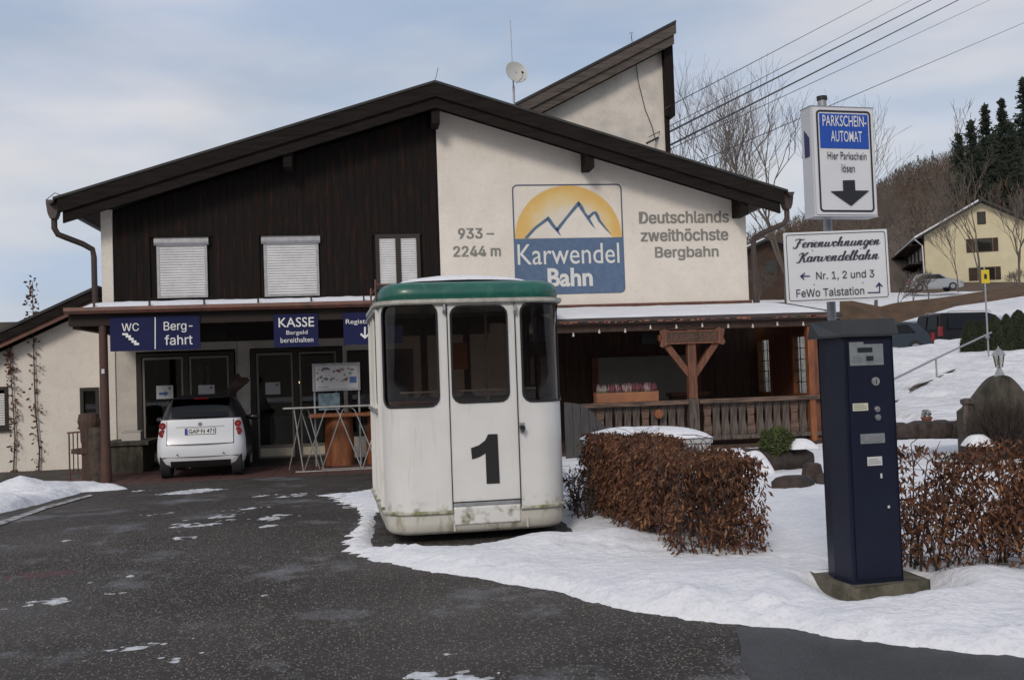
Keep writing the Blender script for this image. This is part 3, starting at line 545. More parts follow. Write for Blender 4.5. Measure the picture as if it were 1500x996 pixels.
# wall lettering and logo, painted on the plaster
def wtext(t, box, bold=.030, m='letter_grey', y=-.006): a, b_, c, d = fitpx(0, *box); return lettering(B, t, a, b_, c, d, y, M[m], bold)
wtext('933 –', (671.5, 723, 334.5, 349.5)); wtext('2244 m', (664.5, 733, 360.5, 375.5))
wtext('Deutschlands', (936.5, 1067, 310, 327)); wtext('zweithöchste', (939, 1066, 335.5, 353)); wtext('Bergbahn', (960, 1052, 361.5, 381))
def LG(p): q = YP(0, 640+p[0]/4.527, 240+p[1]/4.527); return (float(q[0]), float(q[2]))
x0, z1 = LG((490, 140)); x1 = LG((1220, 135))[0]; z0 = LG((1250, 855))[1]; zb = LG((870, 493))[1]; x0 += .02; x1 = 4.05
fr = MB().prism(rrect(x0, x1, z0, z1, .11), -.006, -.001, holes=[list(reversed(rrect(x0+.028, x1-.028, z0+.028, z1-.028, .085)))]).build('logo_border', M['logo_line'], B)
lower = [p for p in rrect(x0+.005, x1-.005, z0+.005, z1, .11) if p[1] < zb-.2]+[(x1-.005, zb), (x0+.005, zb)]
lower = [(x1-.005, zb), (x0+.005, zb)]+[p for p in rrect(x0+.005, x1-.005, z0+.005, z1, .11) if p[1] < zb-.2]
MB().prism(lower, -.010, -.007).build('logo_field', M['logo_blue'], B)
def sunmat():
    m = bpy.data.materials.new('sun_paint'); m.use_nodes = True; t = m.node_tree; b = t.nodes['Principled BSDF']; b.inputs['Roughness'].default_value = .9; n = t.nodes.new; l = t.links.new
    c = n('ShaderNodeTexCoord'); v = n('ShaderNodeVectorMath'); v.operation = 'LENGTH'; l(c.outputs['Object'], v.inputs[0])
    z = n('ShaderNodeTexNoise'); z.inputs['Scale'].default_value = 3; l(c.outputs['Object'], z.inputs[0]); ad = n('ShaderNodeMath'); ad.operation = 'MULTIPLY_ADD'; ad.inputs[1].default_value = .5; l(z.outputs[0], ad.inputs[0]); l(v.outputs['Value'], ad.inputs[2])
    r = n('ShaderNodeValToRGB'); e = r.color_ramp.elements; e[0].position = .62; e[0].color = (.66, .60, .50, 1); e[1].position = .98; e[1].color = (.66, .42, .13, 1); k = e.new(1.0); k.color = (.66, .42, .13, 1); k = e.new(.82); k.color = (.68, .50, .22, 1)
    mr = n('ShaderNodeMath'); mr.operation = 'MULTIPLY'; mr.inputs[1].default_value = .72; l(ad.outputs[0], mr.inputs[0]); l(mr.outputs[0], r.inputs[0]); l(r.outputs[0], b.inputs['Base Color']); return m
cx_, cz_ = LG((873, 493)); cz_ = zb; R_ = LG((1228, 490))[0]-cx_; R_ = min(R_, (x1-x0)/2-.035); cx_ = (x0+x1)/2
sn_ = MB().prism([(R_*math.cos(math.radians(a)), R_*.97*math.sin(math.radians(a))) for a in range(0, 181, 6)], -.010, -.007).build('logo_sun', sunmat(), B); sn_.location = (cx_, 0, cz_)
MB().sheet([LG(p) for p in ((590, 493), (735, 378), (797, 450), (945, 272), (1005, 365), (1045, 330), (1150, 473), (1165, 489))], -.0125).build('logo_mountain_face', M['plaster'], B)
ml = MB()
for P in ([(578, 494), (640, 425), (722, 362), (738, 349), (733, 378), (660, 430), (604, 494)], [(738, 349), (757, 372), (775, 400), (800, 432), (823, 482), (790, 450), (755, 410), (728, 372)], [(788, 432), (860, 345), (925, 262), (940, 248), (947, 272), (870, 360), (803, 450)],
          [(940, 248), (965, 280), (985, 325), (1008, 352), (1050, 432), (1020, 405), (975, 340), (935, 282)], [(1000, 348), (1030, 322), (1042, 334), (1010, 366)], [(1026, 322), (1055, 316), (1072, 340), (1085, 375), (1110, 410), (1157, 473), (1120, 440), (1070, 385), (1045, 336)]):
    ml.prism([LG(p) for p in P], -.018, -.014)
ml.build('logo_mountain_lines', M['logo_blue'], B)
wtext('Karwendel', (758, 907, 357, 387), .002, 'logo_white', -.013); wtext('Bahn', (802, 868, 392.5, 420), .03, 'logo_white', -.013)
# ================================================================== CABLE HALL behind
CH_ = thing('cable_hall', 'tall plastered tower with a steep single pitch roof behind the gabled building', 'building', (6, 5, 0))
TY = 4.2
q = {k: YP(TY, *v) for k, v in dict(tr=(990, 30), tl=(700, 175), tl2=(757, 150), wr=(968, 215)).items()}
xr, zr = q['tr'][0], q['tr'][2]; xl, zl = q['tl'][0], q['tl2'][2]; slT = (zr-q['tl2'][2])/(xr-q['tl2'][0]); xlo = q['tl2'][0]-1.5; zlo = q['tl2'][2]-1.5*slT
xw = YP(TY+.5, 972, 150)[0]
w_ = MB().prism([(xlo+.4, 0), (xw, 0), (xw, zr-slT*(xr-xw)-.55), (xlo+.4, zlo+.4*slT-.55)], TY+.5, TY+7); w_ = place(w_.build('wall', M['plaster_tower'], CH_))
def tslab(nm, m, y0, y1, t0, t1, xa=xlo, xb=xr): 
    place(MB().prism([(xa, zr-slT*(xr-xa)-t0), (xb, zr-slT*(xr-xb)-t0), (xb, zr-slT*(xr-xb)-t1), (xa, zr-slT*(xr-xa)-t1)], y0, y1).build(nm, m, CH_))
tslab('roof', M['roofing'], TY-.03, TY+8, 0, .07); tslab('bargeboard', M['barge_light'], TY, TY+.08, .072, .34); tslab('bargeboard', M['barge_light'], TY+.06, TY+.14, .33, .58, xb=xr-.05); tslab('soffit', M['soffit'], TY+.145, TY+7.9, .10, .40, xb=xr-.06)
zc = YP(TY, 985, 165)[2]
place(MB().box(xw+.01, xr-.02, TY+.3, TY+7, zc, zr-slT*.3-.40).build('gable_cladding', M['plank'], CH_)); place(MB().box(xw+.005, xw+.13, TY+.45, TY+6.5, 3, zc).build('corner_board', M['plank'], CH_))
p = YP(TY+.3, 889, 100); place(MB().box(p[0]-.07, p[0]+.07, TY+.15, TY+.55, p[2]-.12, p[2]+.20).build('purlin_end', M['soffit'], CH_))
p = [YP(TY+.45, *a) for a in ((930, 80), (935, 120), (945, 160), (955, 185), (961, 208))]; place(MB().tube(p, .012, 5).build('lightning_cable', M['wire'], CH_))
p = [YP(TY, *a) for a in ((925, 55), (926, 47), (922, 50))]; place(MB().tube([YP(TY, 926, 62)]+p, .01, 5).build('lightning_rod', M['wire'], CH_))
# antenna with dish
AY = 2.0; p0 = YP(AY, 753, 150); p1 = YP(AY, 746, 30)
am = thing('antenna_mast', 'thin antenna mast standing on the roof ridge, taller than the round dish it carries', 'antenna', (p0[0], AY, PK-sl_*p0[0]))
k = p0-np.array([p0[0], AY, PK-sl_*p0[0]]); topz = p1[2]-(PK-sl_*p0[0])
MB().tube([(0, 0, -.1), (0, 0, topz*.45)], .026, 8).tube([(0, 0, topz*.45), (-.01, 0, topz*.62)], .018, 8).tube([(-.01, 0, topz*.62), (-.02, 0, topz)], .010, 6).build('mast', M['galv'], am)
pd = YP(AY-.15, 755, 109); ds = thing('satellite_dish', 'round pale satellite dish fixed to the thin roof mast', 'satellite dish', pd)
mb = MB(); rr_ = .29; rings = []
for k in range(6): r = rr_*k/5; rings.append([(r*math.cos(a)*.93, -.30*(r*r)/rr_+.0, r*math.sin(a)) for a in np.linspace(0, 2*math.pi, 25)[:-1]])
rings += [[(x, y+.012, z) for x, y, z in rg] for rg in reversed(rings)]
mb.loft(rings, False); dd = mb.build('reflector', mat('dish_paint', (.46, .46, .43), .5), ds, smooth=True); dd.rotation_euler = (math.radians(-20), 0, math.radians(14))
MB().tube([(.02, -.02, -.22), (.10, -.28, -.18), (.13, -.30, -.06)], .009, 6).build('feed_arm', M['galv'], ds); MB().tube([(.13, -.31, -.06), (.12, -.24, -.02)], .025, 8).build('receiver', M['carblack'], ds); bx('bracket', M['galv'], ds, -.04, .04, .01, .15, -.08, .06)
# ================================================================== ANNEX on the left
AN = thing('annex_building', 'cream plastered low building at the left with a sloping dark roof edge', 'building', (-9, .6, 0)); ay = .35
a0 = YP(ay-.4, 0, 484); a1 = YP(ay-.4, 143, 418); sA = (a1[2]-a0[2])/(a1[0]-a0[0]); 
def az(x): return a0[2]+sA*(x-a0[0])
ww = [YP(ay, *a) for a in ((-45, 568), (12, 568), (12, 628), (-45, 628))]; wv = [YP(ay, *a) for a in ((117, 568), (145, 567), (145, 624), (117, 624))]
def hol(w): xa, xb = w[0][0], w[1][0]; return list(reversed([(xa, w[2][2]), (xb, w[2][2]), (xb, w[0][2]), (xa, w[0][2])]))
xvR = -6.86
place(MB().prism([(-14.5, -.4), (xvR, -.4), (xvR, az(xvR)-.36), (-14.5, az(-14.5)-.36)], ay, ay+.3, holes=[hol(ww), hol(wv)]).build('wall', M['plaster'], AN))
for t0, t1, y0, y1, nm, m_ in ((0, .06, ay-.45, 8, 'roof', 'roofing'), (.062, .24, ay-.42, ay-.35, 'bargeboard', 'barge'), (.225, .34, ay-.37, ay-.31, 'bargeboard', 'copper'), (.07, .22, ay-.34, 7.9, 'soffit', 'soffit')):
    place(MB().prism([(-13.6, az(-13.6)-t0), (-6.92, az(-6.92)-t0), (-6.92, az(-6.92)-t1), (-13.6, az(-13.6)-t1)], y0, y1).build(nm, M[m_], AN))
for w, sh in ((ww, 1), (wv, 0)):
    xa, xb, zA, zB = w[0][0], w[1][0], w[2][2], w[0][2]; fr = MB().prism([(xa, zA), (xb, zA), (xb, zB), (xa, zB)], ay-.02, ay+.10, holes=[list(reversed([(xa+.07, zA+.07), (xb-.07, zA+.07), (xb-.07, zB-.07), (xa+.07, zB-.07)]))]).build('window', M['doorframe'], AN); place(fr)
    if sh:
        s = MB()
        for k in range(13): z = zA+.07+k*.05; s.prism([(ay+.03, z+.003), (ay+.02, z+.025), (ay+.03, z+.047), (ay+.06, z+.047), (ay+.06, z+.003)], xa+.07, xb-.07, 'x')
        s.build('shutter', M['shutter'], fr)
    else: bx('pane', M['glass'], fr, xa+.07, xb-.07, ay+.05, ay+.056, zA+.07, zB-.07)
    bx('sill', M['doorframe'], fr, xa-.04, xb+.04, ay-.08, ay, zA-.04, zA-.002)
place(MB().box(-12.8, -6.9, ay+.6, ay+.7, -.4, 3).build('inner_wall', M['interior'], AN))
# climbing plants on the annex wall
def climber(px_pts, label, spread, seed):
    r = random.Random(seed); P = [YP(ay-.05, *a) for a in px_pts]; t = thing('climbing_plant', label, 'plant', (P[0][0], ay-.05, P[0][2])); o = P[0]
    s = MB(); s.tube([tuple(p-o) for p in P], [.018-.012*i/(len(P)-1) for i in range(len(P))], 5); lf = MB()
    for i in range(len(P)-1):
        for k in range(44):
            u = r.random(); p = P[i]*(1-u)+P[i+1]*u-o; h = (i+u)/(len(P)-1)
            if r.random() > .25+.75*h: continue
            w = spread*r.uniform(-1, 1)*(.5+.7*math.sin(h*3)); q = p+np.array([w, r.uniform(-.05, .03), r.uniform(-.05, .12)])
            if r.random() < .45: s.tube([tuple(p), tuple((p+q)/2+np.array([0, 0, .02])), tuple(q)], .004, 3, False)
            e = r.uniform(.02, .045); a = r.uniform(0, 6.28); d = np.array([math.cos(a)*e, -.02, math.sin(a)*e]); n_ = np.array([-math.sin(a)*e*.6, .02, math.cos(a)*e*.6])
            lf.add([tuple(q), tuple(q+d+n_), tuple(q+2*d), tuple(q+d-n_)], [(0, 1, 2), (0, 2, 3)])
    s.build('stem', M['bark'], t); tag(lf.build('leaf_cluster', mat('red_brown_climber_leaf', (.17, .075, .05), .8, (.09, .045, .032), 8), t), kind='stuff')
climber([(56, 712), (58, 660), (52, 600), (50, 540), (49, 480), (48, 440), (48, 412)], 'tall dry climbing plant on the cream annex wall, its tip above the roof edge', .14, 1)
climber([(24, 706), (20, 690), (22, 640), (19, 590), (16, 545), (15, 508)], 'shorter dry climbing plant left of the tall one on the annex wall', .09, 2)
# ================================================================== PORCH THINGS
# iron handrail with bars at the stair head
HR = thing('stair_railing', 'rusty iron railing with thin upright bars before the annex wall', 'railing', (-7.0, -2.4, -.08)); P0 = YP(-2.3, 101, 634); P1 = YP(-2.3, 146, 632)
xa, xb, zt = P0[0]+7.0, P1[0]+7.0, P0[2]+.08
MB().tube([(xa, .1, 0), (xa, .1, zt)], .016, 6).build('post', M['copper'], HR); MB().tube([(xa-.03, .1, zt), (xb+.1, .1, zt+.03)], .016, 6).build('top_rail', M['copper'], HR); MB().tube([(xa, .1, .13), (xb, .1, .16)], .010, 6).build('bottom_rail', M['copper'], HR)
for k in range(6): x = xa+.07+k*(xb-xa)/7; MB().tube([(x, .1, .13), (x, .1, zt)], .011, 5).build('bar', M['gutter'], HR)
# upright log
LGp = ZP(-.08, 141, 706); t = thing('upright_log', 'upright grey weathered log standing left of the canopy post', 'log', (LGp[0], LGp[1]+.12, -.08))
rings = []
for z, s in ((0, 1.05), (.05, 1), (.45, .95), (.92, .97), (.95, .9)): rings.append([((.155+.014*math.sin(5*a)+.01*math.sin(11*a))*s*math.cos(a), (.15+.012*math.sin(4*a))*s*math.sin(a), z) for a in np.linspace(0, 2*math.pi, 29)[:-1]])
MB().loft(rings).build('trunk', M['log'], t, smooth=True)
# dark carved figure behind it
t = thing('carved_figure', 'dark carved wooden figure with a jagged outline behind the upright log', 'sculpture', (LGp[0]-.22, -2.75, -.08))
rings = []
for z, w, d, ox in ((0, .17, .12, .1), (.3, .14, .12, .10), (.48, .13, .11, .08), (.50, .22, .12, .0), (.58, .22, .12, .0), (.60, .12, .1, .08), (.72, .14, .12, .06), (.9, .16, .14, .08), (1.05, .19, .15, .08), (1.18, .17, .13, .08), (1.2, .1, .1, .08)):
    rings.append([(ox+w*math.cos(a)*(1+.08*math.sin(3*a+z*9)), d*math.sin(a), z) for a in np.linspace(0, 2*math.pi, 17)[:-1]])
MB().loft(rings).build('figure', M['wood_dark'], t)
# stone bench and small white box by the left wall
t = thing('stone_bench', 'dark stone block bench against the pale wall left of the doors', 'bench', (-6.35, -1.1, -.08))
bx('slab', M['stone'], t, -.25, .62, -.25, .9, .52, .60, .01); bx('base', M['stone'], t, -.2, .5, -.2, .85, 0, .52)
t = thing('storage_box', 'small pale box on top of the dark stone bench', 'box', (-6.25, -.9, .52)); bx('body', M['curtain'], t, -.05, .30, -.1, .15, 0, .16); bx('lid', M['interior_light'], t, -.06, .31, -.11, .16, .16, .18)
# hanging parasol-like bag and papers between the doors
t = thing('hanging_awning', 'brown folded cloth hanging between the two glass doors', 'cloth', (-4.05, -1.3, 1.2)); rings = []
for z, w in ((.12, .09), (.16, .17), (.21, .21), (.27, .16), (.34, .07), (.42, .02)): rings.append([(w*math.cos(a)*(1+.15*math.sin(3*a)), .5*w*math.sin(a), z+.10+.03*math.sin(2*a)+.08*math.cos(a)*(z < .3)) for a in np.linspace(0, 2*math.pi, 19)[:-1]])
MB().loft(rings).build('cloth', mat('faded_brown_cloth', (.085, .05, .035), .9, (.05, .03, .025), 8), t); MB().tube([(0, 0, .7), (0, 0, 1.45)], .006, 5).build('cord', M['wire'], t)
t = tag(bx('wall_notice', M['paper'], None, -4.16, -3.98, -.03, -.012, 1.02, 1.20), 'small white notice on the wall strip between the glass doors', 'notice')
# notice board with piste map
bp = [YP(-1.9, 457, 533), YP(-1.9, 528, 571)]; t = thing('notice_board', 'free standing map board in a silver frame behind the steel table', 'notice board', (bp[0][0], -1.9, -.08)); w = bp[1][0]-bp[0][0]; zt = bp[0][2]+.08; zb_ = bp[1][2]+.08
MB().prism([(0, zb_), (w, zb_), (w, zt), (0, zt)], -.02, .05, holes=[list(reversed([(.04, zb_+.04), (w-.04, zb_+.04), (w-.04, zt-.04), (.04, zt-.04)]))]).build('frame', M['galv'], t, bevel=.008)
bx('map_sheet', M['paper'], t, .04, w-.04, .01, .02, zb_+.04, zt-.04)
r = random.Random(5); a, b_, c = MB(), MB(), MB()
for k in range(34):
    x = r.uniform(.07, w-.2); z = r.uniform(zb_+.16, zt-.10); ww_ = r.uniform(.02, .10); hh = r.uniform(.012, .05); (a if k % 4 else c).prism([(x, z), (x+ww_*.6, z-hh*.4), (x+ww_, z+hh*.3), (x+ww_*.7, z+hh), (x+.01, z+hh*.8)], .005, .009)
b_.box(w-.20, w-.07, .004, .009, zb_+.14, zb_+.26); b_.box(.1, .3, .004, .009, zb_+.07, zb_+.08)
[tag(o_.build('map_print', M[n_], t), kind='stuff') for o_, n_ in ((a, 'mapgrey'), (b_, 'mapblue'), (c, 'mapred'))]
for x in (.03, w-.03): MB().tube([(x, .03, 0), (x, .03, zb_)], .02, 8).build('leg', M['galv'], t)
bx('leaflet_sheet', mat('faded_leaflet', (.16, .24, .28), .7, (.07, .1, .12), 9), t, .10, .50, .02, .03, zb_-.36, zb_-.04)
t = tag(bx('wall_poster', mat('poster_paper', (.16, .15, .14), .7, (.05, .05, .06), 12), None, -1.80, -1.30, -.045, -.032, .95, 1.22), 'small dim poster on the window glass right of the map board', 'poster')
# wooden bar tables on log bases
def bar_table(px, label, rz=0):
    p = YP(-1.75, px, 600); t = thing('log_bar_table', label, 'table', (p[0], -1.75, -.08), rz, 'log bar tables in the porch')
    rings = [[(((.27 if z < .9 else .25)+.012*math.sin(6*a))*math.cos(a), (.25+.012*math.sin(5*a))*math.sin(a), z) for a in np.linspace(0, 2*math.pi, 29)[:-1]] for z in (0, .1, .5, .93)]
    MB().loft(rings).build('log_base', M['wood_orange'], t, smooth=True); bx('table_top', M['wood_orange'], t, -.55, .55, -.35, .35, .93, 1.0, .012)
bar_table(496, 'orange brown log table under the map board'); bar_table(556, 'orange brown log table half hidden by the white cabin', .05)
# steel display frame (folding bar counter)
ty = -2.75; zg = -.08
A = YP(ty, 430, 597); tp = A[2]; xL = YP(ty, 415, 597)[0]; t = thing('steel_counter', 'long folding steel counter with looping tube legs in front of the doors', 'counter', (xL, ty, zg)); H = tp-zg
bx('top', M['steel'], t, 0, 2.6, -.16, .22, H-.025, H+.005, .008)
def loop(x0, w, y0=-.12, y1=-.12):
    pts = [(x0, y0, .02)]+[(x0+w*(.34+.0*k), 0, 0) for k in []]
    pts = [(x0, y0, .02), (x0+w*.36, y0, H*.86)]+[(x0+w*.5-math.cos(math.radians(a))*w*.13, y0, H*.86+math.sin(math.radians(a))*H*.12) for a in range(15, 166, 25)]+[(x0+w*.64, y1, H*.86), (x0+w, y1, .02)]
    MB().tube(pts, .011, 7).build('leg', M['steel'], t, smooth=True)
def pxx(px): return YP(ty-.12, px, 640)[0]-xL
loop(pxx(446)-.02, pxx(530)-pxx(446)); loop(pxx(470), pxx(553)-pxx(470)); loop(pxx(530), .95); loop(pxx(470)-.6, .62, .18, .18)
MB().tube([(pxx(430)+.02, -.12, H-.03), (pxx(443), -.14, .02)], .012, 7).tube([(pxx(440), .1, H-.03), (pxx(466), .16, .02)], .010, 7).build('leg', M['steel'], t)
MB().tube([(pxx(432), -.16, .012), (pxx(470), -.20, .012), (2.5, -.16, .012)], .014, 7).tube([(pxx(470), .12, .012), (2.4, .12, .012)], .012, 7).build('floor_rail', M['steel'], t)
# ================================================================== SMALL WHITE CAR
CR = thing('small_hatchback', 'small white two seat car with black roof parked nose in at the glass doors', 'car', (-4.48, -3.22, -.075), math.radians(3.0)); CR.scale = (.97, 1, .94)
def plan(z, w, yr, yf, r, n=6):
    P = []
    for cx, cy, a0 in ((w-r, yr+r, 270), (w-r, yf-r*1.3, 0), (-w+r, yf-r*1.3, 90), (-w+r, yr+r, 180)):
        for k in range(n+1):
            a = math.radians(a0+90*k/n); P.append((cx+r*math.cos(a), cy+r*math.sin(a)*(1.3 if a0 in (0, 90) else 1)-(0), z))
    # crown of the tail: pull the middle out a little
    return [(x, y-.05*(1-(x/w)**2)*(1 if y < .6 else 0), z) for x, y, z in P]
def ringsub(P, n=0): return P
lev = [(.21, .69, .13, 2.55, .20), (.28, .755, .07, 2.60, .24), (.40, .785, .045, 2.64, .26), (.52, .78, .045, 2.66, .24), (.64, .78, .06, 2.66, .24), (.76, .768, .10, 2.62, .22), (.90, .745, .115, 2.50, .20), (1.02, .722, .13, 2.36, .18), (1.09, .70, .145, 2.25, .17)]
mb = MB(); mb.loft([plan(*a) for a in lev]); ob = mb.build('body', [M['carwhite'], M['carblack']], CR, smooth=True)
for p_ in ob.data.polygons:
    c = p_.center
    if abs(c.x) > .6 and .42 < c.y < 1.9 and c.z > .3: p_.material_index = 1
lev2 = [(1.085, .69, .15, 2.22, .16), (1.20, .655, .20, 2.0, .16), (1.34, .60, .29, 1.75, .16), (1.45, .545, .38, 1.58, .16), (1.51, .48, .47, 1.46, .16), (1.54, .36, .62, 1.30, .14)]
MB().loft([plan(*a) for a in lev2]).build('roof', M['carblack'], CR, smooth=True)
# tailgate skin: raised panel with seam shadow
def tailpatch(name, x0, x1, z0, z1, m, lift, nx=12, nz=5, lv=lev, sm=True):
    zs = [a[0] for a in lv]; yr = [a[2] for a in lv]; wv_ = [a[1] for a in lv]; vs = []; 
    for j in range(nz+1):
        z = z0+(z1-z0)*j/nz; y0 = np.interp(z, zs, yr); w = np.interp(z, zs, wv_)
        for i in range(nx+1): x = x0+(x1-x0)*i/nx; vs.append((x, y0-.05*(1-(x/w)**2)-lift, z))
    fs = [(j*(nx+1)+i, j*(nx+1)+i+1, (j+1)*(nx+1)+i+1, (j+1)*(nx+1)+i) for j in range(nz) for i in range(nx)]
    n_ = len(vs); vs2 = vs+[(x, y+.03+lift, z) for x, y, z in vs]
    rim = [0+i for i in range(nx+1)]+[(j+1)*(nx+1)-1 for j in range(1, nz+1)]+[nz*(nx+1)+i for i in range(nx-1, -1, -1)]+[j*(nx+1) for j in range(nz-1, 0, -1)]
    fs += [(rim[i], rim[i-1], rim[i-1]+n_, rim[i]+n_) for i in range(len(rim))]
    return MB().add(vs2, fs).build(name, m, CR, smooth=sm)
tailpatch('tailgate_seam', -.585, .585, .625, 1.07, M['black'], .002); tailpatch('tailgate', -.572, .572, .64, 1.085, M['carwhite'], .008)
tailpatch('tailgate_ridge', -.42, .42, .945, .955, mat('grey_crease', (.25, .25, .26), .4), .012, nz=1)
tailpatch('rear_diffuser', -.52, .52, .205, .33, M['black'], .016, nz=2); tailpatch('bumper_seam', -.74, .74, .402, .407, M['black'], .002, nz=1)
rw = tailpatch('rear_window', -.50, .50, 1.13, 1.47, M['carglass'], .012, lv=lev2)
for x in (-.40, .40): MB().tube([(x, .02, .455), (x, -.02, .455)], .012, 10).build('parking_sensor', M['black'], CR)
for sx in (-1, 1):
    for z in (.985, .845):
        yy = .13-.05*(1-(.655/.73)**2)
        tl_ = MB().tube([(sx*.655, yy+.06, z), (sx*.657, yy-.005, z)], .070 if z < .9 else .062, 18).build('taillight', M['taillight'], CR, smooth=True)
        MB().tube([(sx*.657, yy-.004, z), (sx*.657, yy-.009, z)], .012, 12).build('bulb', mat('clear_lens', (.45, .2, .18), .2), tl_)
    for y in (.36, 2.17):
        wh = MB().tube([(sx*.53, y, .29), (sx*.715, y, .29)], .29, 26).build('wheel', M['tyre'], CR, smooth=True, bevel=.02); MB().tube([(sx*.66, y, .29), (sx*.725, y, .29)], .18, 18).build('rim', M['carsilver'], wh)
    mm = MB().loft([[(sx*(.80+dx), 1.50+.06*s*math.cos(a), 1.05+.07*s*math.sin(a)) for a in np.linspace(0, 6.283, 13)[:-1]] for dx, s in ((-.09, .3), (0, .8), (.07, 1), (.13, .85), (.16, .4))]).build('mirror', M['carblack'], CR, smooth=True)
pl = bx('number_plate', M['white'], CR, -.26, .26, .035, .055, .815, .925, .004); bx('plate_border', M['signink'], pl, -.265, .265, .040, .056, .810, .930); bx('plate_band', M['plateblue'], pl, -.258, -.215, .031, .036, .818, .922)
lettering(pl, 'GAP·N 471', -.20, .245, .833, .908, .0335, M['signink'], .02); tailpatch('brake_light', -.13, .13, 1.462, 1.48, M['taillight'], .02, lv=lev2, nz=1)
MB().tube([(.02, .135, 1.135), (.20, .15, 1.15), (.36, .155, 1.15)], .008, 6).build('wiper', M['rubber'], CR); MB().tube([(0, .07, 1.0), (0, .058, 1.0)], .035, 16).build('badge', M['carsilver'], CR)
bx('headrest', M['black'], CR, .12, .36, 1.0, 1.1, 1.0, 1.28)
MB().tube([(-.2, .25, .23), (-.2, .08, .22)], .03, 10).build('exhaust', M['steel'], CR)
# ================================================================== GONDOLA
GW, GL = .865, 2.25; G = thing('cable_car_cabin', 'old white cable car cabin with green roof and a black number 1', 'cable car', (-.545, -12.10, 0), math.radians(2.5)); GR = .27
def gperim(s, w=GW, l=GL, r=GR, bulge=.035):
    """plan point at arc length s; s=0 at the middle of the front, going towards +x"""
    segs = [(w-r), math.pi*r/2, l-2*r, math.pi*r/2, 2*(w-r), math.pi*r/2, l-2*r, math.pi*r/2, (w-r)]; tot = sum(segs); s = s % tot
    x, y, a = 0., 0., 0.
    for i, g_ in enumerate(segs):
        t_ = min(s, g_)
        if i % 2 == 0: x2, y2 = x+math.cos(a)*t_, y+math.sin(a)*t_; a2 = a
        else:
            a2 = a+t_/r; cx, cy = x-math.sin(a)*r, y+math.cos(a)*r; x2, y2 = cx+math.sin(a2)*r, cy-math.cos(a2)*r
        if s <= g_: return x2, y2-bulge*(1-(x2/w)**2)*(1 if y2 < l/2 else -1), a2
        s -= g_; x, y, a = x2, y2, a2
GT = 4*(GW-GR)+2*math.pi*GR+2*(GL-2*GR)
def gx2s(x): return x if abs(x) <= GW-GR else math.copysign((GW-GR)+GR*math.asin(min(1, (abs(x)-(GW-GR))/GR)), x)
gz = {}
def glx(px): # local x of a photo column on the front
    return (YP(-12.1, px, 600)[0]+.545)
def glz(px, py): return YP(-12.12, px, py)[2]
wins = [(gx2s(max(-GW+.03, glx(567.5)))-.03, gx2s(glx(643)), glz(605, 596), glz(605, 447)), (gx2s(glx(663.5)), gx2s(glx(746)), glz(705, 588.5), glz(705, 448.5)), (gx2s(glx(767)), gx2s(GW-.01)+.10, glz(800, 587), glz(800, 443.5))]
# side and back windows
sside = (GW-GR)+math.pi*GR/2
lside = [(GT-sside-.62, GT-sside-.10, 1.30, 2.16), (GT-sside-1.55, GT-sside-.85, 1.30, 2.16)]
rside = [(sside+.15, sside+.85, 1.30, 2.16), (sside+1.0, sside+1.6, 1.3, 2.16)]
sb = GT/2; backw = [(sb-.75, sb-.28, 1.3, 2.16), (sb-.22, sb+.22, 1.3, 2.16), (sb+.28, sb+.75, 1.3, 2.16)]
allw = []
for a_, b_, c_, d_ in wins: allw.append((a_, b_, c_, d_, .085))
for a_, b_, c_, d_ in lside+rside+backw: allw.append((a_, b_, c_, d_, .08))
def wspan(s, w):
    a_, b_, c_, d_, r = w
    for off in (0, GT, -GT):
        q_ = s+off
        if a_ < q_ < b_:
            e = min(q_-a_, b_-q_); k = r-math.sqrt(max(0, r*r-(r-e)**2)) if e < r else 0; return c_+k, d_-k
    return None
ZB, ZT = .285, 2.225
def shell(name, m, off, parent):
    ss = sorted(set([round(k*.03, 4) for k in range(int(GT/.03)+1)]+[round((w[i]+e) % GT, 4) for w in allw for i in (0, 1) for e in (-.0005, .0005, .01, .03, -.01, -.03)])); mb = MB(); ss = [s for s in ss if s < GT]; ss.append(GT)
    def P(s, z): x, y, a_ = gperim(s); return (x-math.sin(a_)*(-1)*0+math.sin(a_)*off, y-math.cos(a_)*off, z)
    for i in range(len(ss)-1):
        s0, s1 = ss[i], ss[i+1]; sm = (s0+s1)/2; hit = None
        for w in allw:
            if wspan(sm, w): hit = w
        if not hit: mb.add([P(s0, ZB), P(s1, ZB), P(s1, ZT), P(s0, ZT)], [(0, 1, 2, 3)])
        else:
            def lim(s):
                q_ = wspan(s, hit)
                if q_: return q_
                return (hit[2]+hit[4], hit[3]-hit[4])
            l0, l1 = lim(s0), lim(s1); mb.add([P(s0, ZB), P(s1, ZB), P(s1, l1[0]), P(s0, l0[0])], [(0, 1, 2, 3)]); mb.add([P(s0, l0[1]), P(s1, l1[1]), P(s1, ZT), P(s0, ZT)], [(0, 1, 2, 3)])
    return mb.build(name, m, parent, smooth=True)
